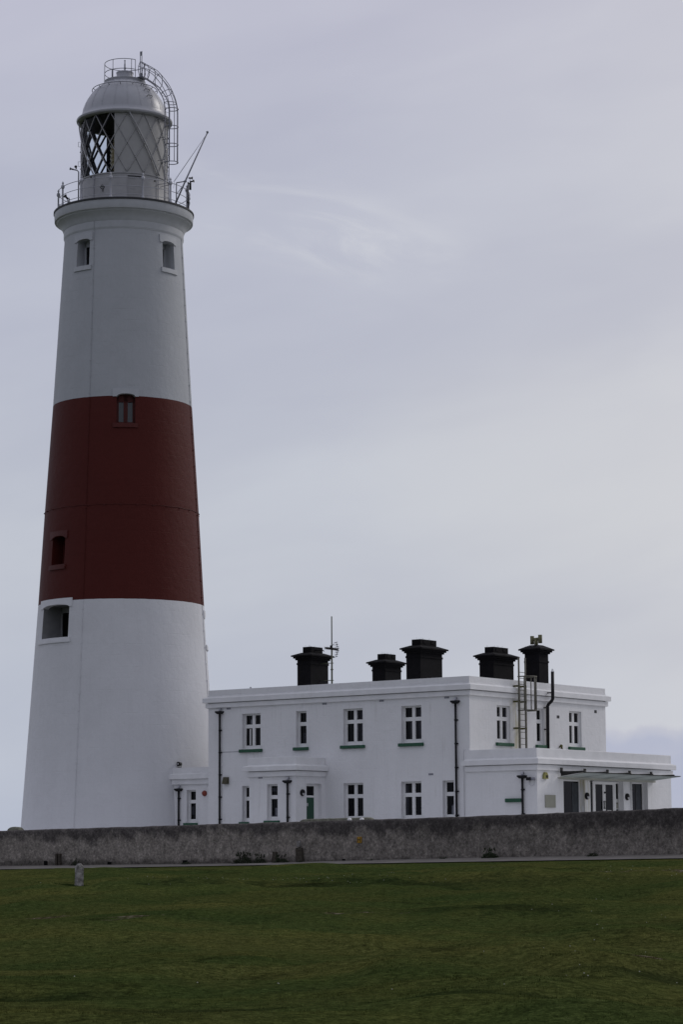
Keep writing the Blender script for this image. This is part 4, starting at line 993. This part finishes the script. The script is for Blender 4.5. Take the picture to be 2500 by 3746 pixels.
q = MB(); q.tube([(-12.15, 3.4, 12.47), (-11.82, 3.6, 12.50), (-11.74, 3.65, 12.42)], .03, 6); q.build('chimney_pipe', 'black', HS)

# ------------------------------------------------------------------ separate fittings
ae = thing('television_aerial', 'tall thin aerial mast with two yagi antennas beside a black chimney', 'aerial', 'H', (-11.19, 3.6, 10.0))
q = MB(); q.tube([(-11.19, 3.6, 9.8), (-11.19, 3.6, 12.7)], .045, 8); q.tube([(-11.19, 3.6, 12.7), (-11.19, 3.6, 14.24)], .032, 8); q.build('mast', 'mast', ae)
q = MB()
for z_ in (10.85, 11.76): q.tube([(-12.0, 3.6, z_+.02), (-11.08, 3.6, z_)], .022, 6)
q.tube([(-11.27, 3.6, 11.42), (-11.11, 3.6, 11.42)], .03, 6); q.build('bracket', 'mast', ae)
q = MB(); q.tube([(-11.21, 3.58, 12.70), (-11.21, 3.58, 12.58)], .07, 8); q.tube([(-11.19, 3.55, 12.64), (-10.82, 3.3, 12.73)], .016, 6); q.build('clamp', 'black', ae)
bm = MB(); p0, p1 = Vector((-11.72, 3.75, 12.60)), Vector((-10.54, 3.3, 12.43)); bm.tube([p0, p1], .014, 6); dd = (p1-p0)
for k in range(15):
    c_ = p0 + dd*(k/15); bm.tube([c_ + Vector((-.05, -.06, -.06)), c_ + Vector((.05, .06, .06))], .012, 4); bm.tube([c_ + Vector((-.05, -.06, .06)), c_ + Vector((.05, .06, -.06))], .012, 4)
ya = bm.build('yagi_antenna', 'blackiron', ae)
rf = MB(); rf.tube([(-10.665, 3.3, 12.81), (-10.54, 3.3, 12.43), (-10.68, 3.3, 12.05)], .015, 6)
for k, z_ in enumerate((12.81, 12.69, 12.58, 12.48, 12.37, 12.28, 12.17, 12.05)):
    xx = -10.54 - abs(z_-12.43)*.34; rf.tube([(xx-.30, 3.5, z_), (xx+.24, 3.1, z_)], .014, 4)
rf.build('reflector', 'blackiron', ya)
def bulkhead(name_label, axis_, c, u, z_):
    org = (u, c-.0, z_) if axis_ == 'y' else (c, u, z_)
    t_ = thing('wall_lamp', name_label, 'wall lamp', 'H', org, 'round bulkhead lamps on the house')
    q = MB(); q.lathe([(.001, 0), (.165, 0), (.175, .03), (.165, .085), (.12, .115), (.001, .12)], n=20)
    q.v = [(c + v[2], u + v[0], z_ + v[1]) for v in q.v]; q.build('lamp_body', 'black', t_)
    q = MB(); n = 12; pts = [(c+.122, u + .125*math.cos(a_), z_ - .02 + .125*math.sin(a_)) for a_ in np.linspace(math.pi, 2*math.pi, n)]
    q.add(pts + [(x+.015, y, z2) for x, y, z2 in pts], [tuple(range(n, 2*n))] + [(i, i+1, i+1+n, i+n) for i in range(n-1)] + [(0, n, 2*n-1, n-1)]); q.build('diffuser', 'lampglass', t_)
bulkhead('round black lamp on the porch beside the green door', 'x', PX1, -1.89, 4.82)
bulkhead('round black lamp left of the glazed double doors', 'x', AX1, 4.26, 4.51)
bulkhead('round black lamp right of the glazed double doors', 'x', AX1, 8.12, 4.53)
q = MB(); q.poly([(-.22, 5.43), (0, 5.43), (0, 5.79), (-.10, 5.79)], -15.58, -15.26, axis='x')
q.build('junction_box', 'brown', fr='H', org=(-15.4, -.1, 5.6), label='brown wedge shaped box on the house front beside the left drainpipe', cat='wall box')
q = MB(); q.lathe([(.001, 0), (.15, 0), (.155, .03), (.13, .09), (.001, .11)], n=20); q.v = [(-17.34 + v[0], LY - v[2], 4.99 + v[1]) for v in q.v]
q.build('alarm_bell', 'redbell', fr='H', org=(-17.34, LY, 4.99), label='round red alarm bell on the link corridor wall', cat='alarm bell')
al = thing('alarm_box', 'dull yellow alarm box under the annex cornice at the corner', 'alarm box', 'H', (AX1, .47, 5.42))
q = MB(); q.poly([(.28, 5.27), (.66, 5.27), (.66, 5.42), (.56, 5.58), (.38, 5.58), (.28, 5.42)], AX1+.002, AX1+.10, axis='x'); q.build('cover', 'yellowgreen', al)
q = MB(); q.box(AX1+.101, AX1+.108, .44, .62, 5.32, 5.44); q.build('sounder', 'blackiron', al)
q = MB(); q.box(AX1+.002, AX1+.05, .46, 1.36, 3.91, 4.51); q.build('notice_board', 'beige', fr='H', org=(AX1, .9, 3.91), label='blank beige board on the annex wall left of the entrance', cat='board')
for k, (x, lab) in enumerate(((3.60, 'black security camera on the annex next to its drainpipe'), (3.86, 'small pale security camera at the annex corner'))):
    t_ = thing('security_camera', lab, 'camera', 'H', (x, AY0, 5.25)); q = MB()
    q.box(x-.10, x+.10, AY0-.22, AY0-.05, 5.19, 5.34) if k == 0 else q.tube([(x-.06, AY0-.22, 5.24), (x+.06, AY0-.08, 5.28)], .07, 8); q.build('camera_body', 'black' if k == 0 else 'metal', t_)
    q = MB(); q.tube([(x, AY0-.10, 5.26), (x, AY0, 5.26)], .03, 6)
    if k: q.tube([(x, AY0-.02, 5.2), (x-.02, AY0-.03, 5.0), (x-.18, AY0-.03, 4.92), (x-.30, AY0-.03, 5.0), (x-.28, AY0-.02, 5.2)], .008, 4)
    q.build('bracket', 'metal_pale', t_)
si = thing('siren', 'small round black horn siren on the link corridor parapet', 'siren', 'H', (-19.42, .8, 6.38))
q = MB(); q.tube([(-19.38, .95, 6.60), (-19.42, .82, 6.60), (-19.43, .75, 6.60)], [.09, .11, .125], 16); q.build('horn', 'black', si)
q = MB(); q.lathe([(.001, 0), (.05, 0), (.05, .02), (.001, .03)], n=12); q.v = [(-19.43+v[0], .745-v[2], 6.60+v[1]) for v in q.v]; q.build('centre_cap', 'lampglass', si)
q = MB()
for dx in (-.14, .12): q.tube([(-19.42+dx, .85, 6.33), (-19.42+dx*.9, .85, 6.60)], .016, 5)
q.tube([(-19.55, .85, 6.42), (-19.31, .85, 6.42)], .016, 5); q.build('bracket', 'mast', si)

# ------------------------------------------------------------------ boundary wall
WB = -10.50
pw = MB(); nu = 460; us = np.linspace(-46, 46, nu); vs = []; cross = []
prof = [(-11.0, 0.0)] + [(-11.0, k/9*.93) for k in range(1, 10)] + [(-10.97, .965), (-10.90, .99), (-10.75, 1.0), (-10.60, .985), (-10.53, .95), (-10.50, .85), (-10.50, .3)]
for u in us:
    zb, zt = wall_base(u) - .5, wall_top(u) + .02*mnoise.noise(Vector((u*.6, 1, 1))) + .010*mnoise.noise(Vector((u*3.1, 5, 1)))
    for (y, t_) in prof:
        z_ = zb + (zt-zb)*t_
        if t_ > .90: z_ = zt - (1-t_)*1.6
        nz = .022*mnoise.noise(Vector((u*1.4, z_*1.4, y))) + .016*mnoise.noise(Vector((u*4, z_*4, y)))
        vs.append((u, y + nz, z_ + nz*.8))
m_ = len(prof); fs = [(i*m_+j, (i+1)*m_+j, (i+1)*m_+j+1, i*m_+j+1) for i in range(nu-1) for j in range(m_-1)]
fs += [tuple(range(m_)), tuple(range((nu)*m_-1, (nu-1)*m_-1, -1))]
pw.add(vs, fs, True)
pw.build('boundary_wall', 'wall', fr='H', org=(0, -10.75, 1.4), label='long grey roughcast boundary wall with dark stains in front of the house', cat='wall')
def coping(u0, u1, y0, y1, zt, name, label, m_='stoneblock', rise=0.0, roundl=True, roundr=True):
    n = 40; q = MB(); pr = []
    for i in range(n+1):
        t_ = i/n; u = u0 + (u1-u0)*t_; e_ = 1.0; d = min((u-u0) if roundl else 9, (u1-u) if roundr else 9)
        e_ = math.sqrt(max(0, 1-(1-min(1, d/.28))**2)); pr.append((u, e_))
    vs = []
    for (u, e_) in pr:
        z1 = zt + rise*(u-u0)/(u1-u0); base = 2.2; w_ = .12 + .88*e_; yc = (y0+y1)/2; hw_ = (y1-y0)/2
        top = z1 - (1-e_)*.20
        for (sy, tz) in ((-1, 0), (-1, .80), (-.8, .93), (-.35, 1), (.35, 1), (.8, .93), (1, .80), (1, 0)):
            nz = .012*mnoise.noise(Vector((u*5, sy*3, tz*3))); vs.append((u, yc + sy*hw_ + nz, base + (top-base)*(1-(1-tz)*(.20 if tz > .5 else 1)) + nz))
    k = 8; fs = [(i*k+j, (i+1)*k+j, (i+1)*k+j+1, i*k+j+1) for i in range(n) for j in range(k-1)] + [tuple(range(k)), tuple(range((n+1)*k-1, n*k-1, -1))]
    q.add(vs, fs, True); return q.build(name, m_, fr='H', org=((u0+u1)/2, (y0+y1)/2, 2.3), label=label, cat='low wall')
coping(-2.80, 1.34, -10.05, -9.60, 3.345, 'low_wall', 'low rounded lichened wall behind the boundary wall near the green door', rise=.045, roundl=True)
coping(-21.80, -21.02, -9.75, -9.30, 3.215, 'low_wall', 'short rounded lichened stone left of the lighthouse foot')
coping(15.90, 26.0, -9.75, -9.30, 3.525, 'low_wall', 'dark coping behind the boundary wall at the right edge', m_='wall', rise=.12, roundr=False)
for k, (x, side_) in enumerate(((.29, 'left'), (.99, 'right'))):
    q = MB(); q.lathe([(.10, 3.1), (.10, 3.28)], x, -10.22, 16); q.lathe([(.105, 3.27), (.10, 3.31), (.07, 3.355), (.001, 3.372)], x, -10.22, 16)
    q.build('white_dome_cap', 'frame', fr='H', org=(x, -10.22, 3.1), label=f'small white domed cap just behind the wall, the {side_} of two', cat='cap', group='white domed caps behind the wall')
# hydrant sign
sg = thing('hydrant_sign', 'small yellow plate with a black H fixed to the boundary wall', 'sign', 'H', (1.44, -11.03, 2.36))
q = MB(); q.box(1.315, 1.555, -11.05, -10.98, 2.23, 2.505); q.build('plate', 'yellow', sg, bevel=.012)
q = MB()
for (a, b, c_, d_) in ((1.345, 1.378, 2.26, 2.48), (1.492, 1.525, 2.26, 2.48), (1.379, 1.491, 2.352, 2.385)): q.box(a, b, -11.056, -11.0505, c_, d_)
q.build('lettering', 'black', sg)
# timber posts against the wall
def post(x, w_, h, label, lean=0.0, zb=None, name='timber_post', m_='wood'):
    zb = wall_base(x) if zb is None else zb; q = MB(); n = 6; vs = []
    for i in range(n+1):
        t_ = i/n; z_ = zb - .15 + (h+.15)*t_; k = 1 - .18*t_
        for (sx, sy) in ((-1, -1), (1, -1), (1, 1), (-1, 1)):
            nz = .012*mnoise.noise(Vector((x*9+sx, t_*5, sy*2))); vs.append((x + sx*w_/2*k + lean*t_ + nz, -11.09 + sy*.055 + nz, z_ + (.03*mnoise.noise(Vector((sx*3, sy*4, x))) if i == n else 0)))
    fs = [(4*i+j, 4*i+(j+1) % 4, 4*i+4+(j+1) % 4, 4*i+4+j) for i in range(n) for j in range(4)] + [(3, 2, 1, 0), (4*n, 4*n+1, 4*n+2, 4*n+3)]
    q.add(vs, fs); return q.build(name, m_, fr='H', org=(x, -11.09, zb), label=label, cat='post')
post(-17.06, .13, .60, 'left one of two dark timber posts standing against the wall')
post(-16.86, .12, .60, 'right one of two dark timber posts standing against the wall')
post(-3.40, .26, .52, 'broad worn timber stump among weeds at the wall foot', lean=.05)
post(-1.90, .40, .66, 'tallest and widest worn post against the wall right of the weeds', lean=-.03)
q = MB(); q.box(-2.06, -1.90, -11.12, -10.95, 2.08, 2.34); q.build('wall_block', 'marker', fr='H', org=(-1.98, -11.0, 2.1), label='pale stone block set in the wall above the widest post', cat='stone')
for (x0, x1, z0, z1, lab) in ((-17.98, -17.76, 1.22, 1.50, 'square black drain hole at the wall foot left of two posts'), (-13.76, -13.52, 1.27, 1.44, 'black drain hole in the wall right of the upright stone'),
                          (-8.97, -8.70, 1.38, 1.50, 'wide black drain hole with weeds below the corridor'), (.46, .64, 1.45, 1.52, 'small black drain hole below the yellow sign')):
    q = MB(); q.box(x0, x1, -11.036, -10.98, z0, z1); q.build('drain_hole', 'dark', fr='H', org=(x0, -11, z0), label=lab, cat='drain hole', group='drain holes along the wall')
# upright marker stone
q = MB(); sx, sy = -8.817, 85.0; zb = .60; pts = []
hw_ = .125
outl = [(-hw_, 0), (hw_, 0), (hw_, .55)] + [(hw_*math.cos(t_), .60 + .175*math.sin(t_)) for t_ in np.linspace(0, math.pi, 9)] + [(-hw_, .55)]
fa = math.radians(34); ca, sa = math.cos(fa), math.sin(fa); dep = .18
vs = []
for k in range(5):
    d_ = -dep/2 + dep*k/4; shr = 1 - .03*(abs(k-2) == 2)
    for (u, z_) in outl:
        nz = .010*mnoise.noise(Vector((u*14, z_*9, k*.8))); uu = u*shr + nz; vs.append((sx + uu*ca - d_*sa*1 + nz, sy + uu*sa*-1*-1 + d_*ca, zb + z_*shr*1.07 + nz))
n_ = len(outl); fs = [tuple(range(n_)), tuple(range(5*n_-1, 4*n_-1, -1))] + [(k*n_+i, k*n_+n_+i, k*n_+n_+(i+1) % n_, k*n_+(i+1) % n_) for k in range(4) for i in range(n_)]
STONE = (sx, sy, fa)
vs = [(sx + (x-sx), y, z_) for x, y, z_ in vs]
q.add(vs, fs); gz0 = ground_z(sx, sy); print('stone ground', gz0)
dz = gz0 - .04 - zb; q.v = [(x, y, z_+dz) for x, y, z_ in q.v]
q.build('marker_stone', 'marker', fr='W', org=(sx, sy, gz0), label='short upright pale stone with rounded top standing alone in the grass', cat='marker stone')

# ------------------------------------------------------------------ vegetation
def leaf_mesh(name, m_, quads, **kw):
    """quads: list of (centre, size, dir) -> small leaf triangles pairs"""
    vs = np.zeros((len(quads)*4, 3)); 
    for i, (c_, s_, n_, up) in enumerate(quads):
        n_ = n_/np.linalg.norm(n_); t_ = np.cross(n_, up); t_ = t_/(np.linalg.norm(t_)+1e-6); b_ = np.cross(t_, n_)
        vs[4*i] = c_ - b_*s_; vs[4*i+1] = c_ + t_*s_*.45; vs[4*i+2] = c_ + b_*s_; vs[4*i+3] = c_ - t_*s_*.45
    q = MB(); q.v = [tuple(v) for v in vs]; q.f = [(4*i, 4*i+1, 4*i+2, 4*i+3) for i in range(len(quads))]; q.sm = [False]*len(quads)
    return q.build(name, m_, **kw)
def weed(lx, width, height, n, label, m_='leaf', leaf=.045, y=-11.25, name='weed_clump', tips=0):
    zb = wall_base(lx); qs = []
    for i in range(n):
        a = rng.uniform(-1, 1); h = rng.random()**.8*height*(1-abs(a)**2.2)*(.65+.7*abs(mnoise.noise(Vector((a*3+lx, 1, 2)))))
        c_ = np.array([lx + a*width/2 + rng.normal(0, .02), y + rng.normal(0, .09), zb - .03 + h])
        qs.append((c_, leaf*rng.uniform(.5, 1.3), rng.normal(0, 1, 3) + np.array([0, -.6, .5]), rng.normal(0, 1, 3)))
    for i in range(tips):
        a = rng.uniform(-.8, .8); c_ = np.array([lx + a*width/2, y, zb + height*rng.uniform(.8, 1.15)]); qs.append((c_, leaf*1.6, rng.normal(0, 1, 3), np.array([rng.normal(0, .3), 0, 1.])))
    return leaf_mesh(name, m_, qs, fr='H', org=(lx, y, zb), label=label, cat='weeds', group='weeds growing along the wall foot')
weed(-15.62, .50, .42, 260, 'dark weed at the wall foot behind the upright stone')
weed(-8.55, .60, .20, 220, 'low flat weed beside the drain hole below the corridor')
weed(-5.10, 1.10, .46, 800, 'large dark weed clump left of the broad stump', tips=40)
weed(-4.10, .75, .36, 450, 'medium dark weed clump touching the broad stump on its left', tips=20)
weed(-2.85, .85, .32, 500, 'dark weed clump between the stump and the widest post', tips=20)
weed(-1.75, .40, .16, 150, 'tiny weed at the base of the widest post')
weed(8.60, .78, .36, 700, 'rounded dark bush at the wall foot below the annex', m_='leaf2', tips=25)
weed(13.75, .50, .22, 260, 'sparse weed at the wall foot near the right edge')
weed(6.2, .30, .12, 90, 'tiny flat weed at the wall foot left of the rounded bush')
weed(2.2, .35, .10, 90, 'tiny weed at the wall foot right of the yellow sign')
q_ = []
# short turf: clumps of blades scattered over the field, denser toward the camera
def blades(name, m_, pts, hmin, hmax, wd, per, label, cat, kind=None, group=None):
    N = len(pts); pts = np.repeat(pts, per, axis=0); n = len(pts)
    pts[:, 0] += rng.normal(0, .022, n); pts[:, 1] += rng.normal(0, .022, n)
    h = rng.uniform(hmin, hmax, n); az_ = rng.uniform(0, 2*math.pi, n); le = rng.normal(0, .55, n)*h; la_ = rng.uniform(0, 2*math.pi, n)
    dist = np.hypot(pts[:, 0], pts[:, 1]); wv = wd*(.6 + dist/45.0)
    v = np.zeros((n, 3, 3)); dx, dy = np.cos(az_)*wv/2, np.sin(az_)*wv/2
    v[:, 0] = pts + np.stack([-dx, -dy, np.zeros(n)-.01], 1); v[:, 1] = pts + np.stack([dx, dy, np.zeros(n)-.01], 1); v[:, 2] = pts + np.stack([np.cos(la_)*le, np.sin(la_)*le, h], 1)
    me = bpy.data.meshes.new(name); me.vertices.add(3*n); me.vertices.foreach_set('co', v.reshape(-1)); me.loops.add(3*n); me.loops.foreach_set('vertex_index', np.arange(3*n, dtype=np.int32))
    me.polygons.add(n); me.polygons.foreach_set('loop_start', np.arange(0, 3*n, 3, dtype=np.int32)); me.polygons.foreach_set('loop_total', np.full(n, 3, dtype=np.int32)); me.update(calc_edges=True)
    me.materials.append(M[m_]); o = bpy.data.objects.new(name, me); COL.objects.link(o); return tag(o, label, cat, group, kind)
def clumpy(x, y): return .5 + mnoise.noise(Vector((x*.35, y*.35, 8.1)))*.9 + mnoise.noise(Vector((x*1.5, y*1.5, 3.3)))*.5
pts = []
for (y0, y1, dens) in ((18, 32, 150), (32, 48, 60), (48, 70, 26), (70, 106, 14)):
    A = 0; 
    xm = lambda y: y*.135*1.25 + 2.0
    N = int((y1-y0)*2*xm((y0+y1)/2)*dens)
    for _ in range(N):
        y = rng.uniform(y0, y1); x = rng.uniform(-xm(y), xm(y))
        if rng.random() > clumpy(x, y) + .12: continue
        if local(x, y)[1] > -13.15: continue
        pts.append((x, y, ground_z(x, y)))
blades('grass', 'blades', np.array(pts), .008, .032, .005, 4, 'short mown turf sloping up to the wall', 'grass', kind='stuff')
print('clumps', len(pts))
pts = []
for _ in range(420):
    a = rng.normal(0, 1); b_ = rng.normal(0, 1)
    x, y = sx - .25 + a*.50, sy - .30 + b_*.9
    pts.append((x, y, ground_z(x, y)))
for _ in range(360):
    t_ = rng.uniform(0, 2*math.pi); x, y = sx + math.cos(t_)*.24, sy + math.sin(t_)*.20 - .05; pts.append((x, y, ground_z(x, y)))
blades('long_grass', 'lush', np.array(pts), .02, .085, .008, 5, 'brighter longer grass round the upright stone', 'grass', kind='stuff')
# daisies: tiny five sided heads
dp = []
def sprinkle(n, cx, cy, rx, ry):
    for _ in range(n):
        x, y = rng.normal(cx, rx), rng.normal(cy, ry)
        if local(x, y)[1] < -13.3 and y > 18: dp.append((x, y))
sprinkle(60, -2.5, 79, 3.0, 1.6); sprinkle(14, 9.5, 80, 1.2, 4); sprinkle(12, 6.5, 56, 1.6, 5); sprinkle(14, 3.8, 34, .9, 4); sprinkle(8, 2.2, 28, .6, 2); sprinkle(5, -1.5, 30, 1, 3)
q = MB()
for (x, y) in dp:
    z_ = ground_z(x, y) + .045; r_ = rng.uniform(.004, .007)*(1 + y/70); t0 = rng.uniform(0, 6); tl = rng.uniform(-.5, .1)
    q.add([(x + r_*math.cos(t0+k*1.257), y + r_*math.sin(t0+k*1.257), z_ + r_*math.sin(t0+k*1.257)*.7) for k in range(5)], [(0, 1, 2, 3, 4)])
q.build('daisies', 'daisy', fr='W', org=(0, 0, 0), label='tiny white daisies sprinkled over the turf', cat='flowers', kind='stuff')
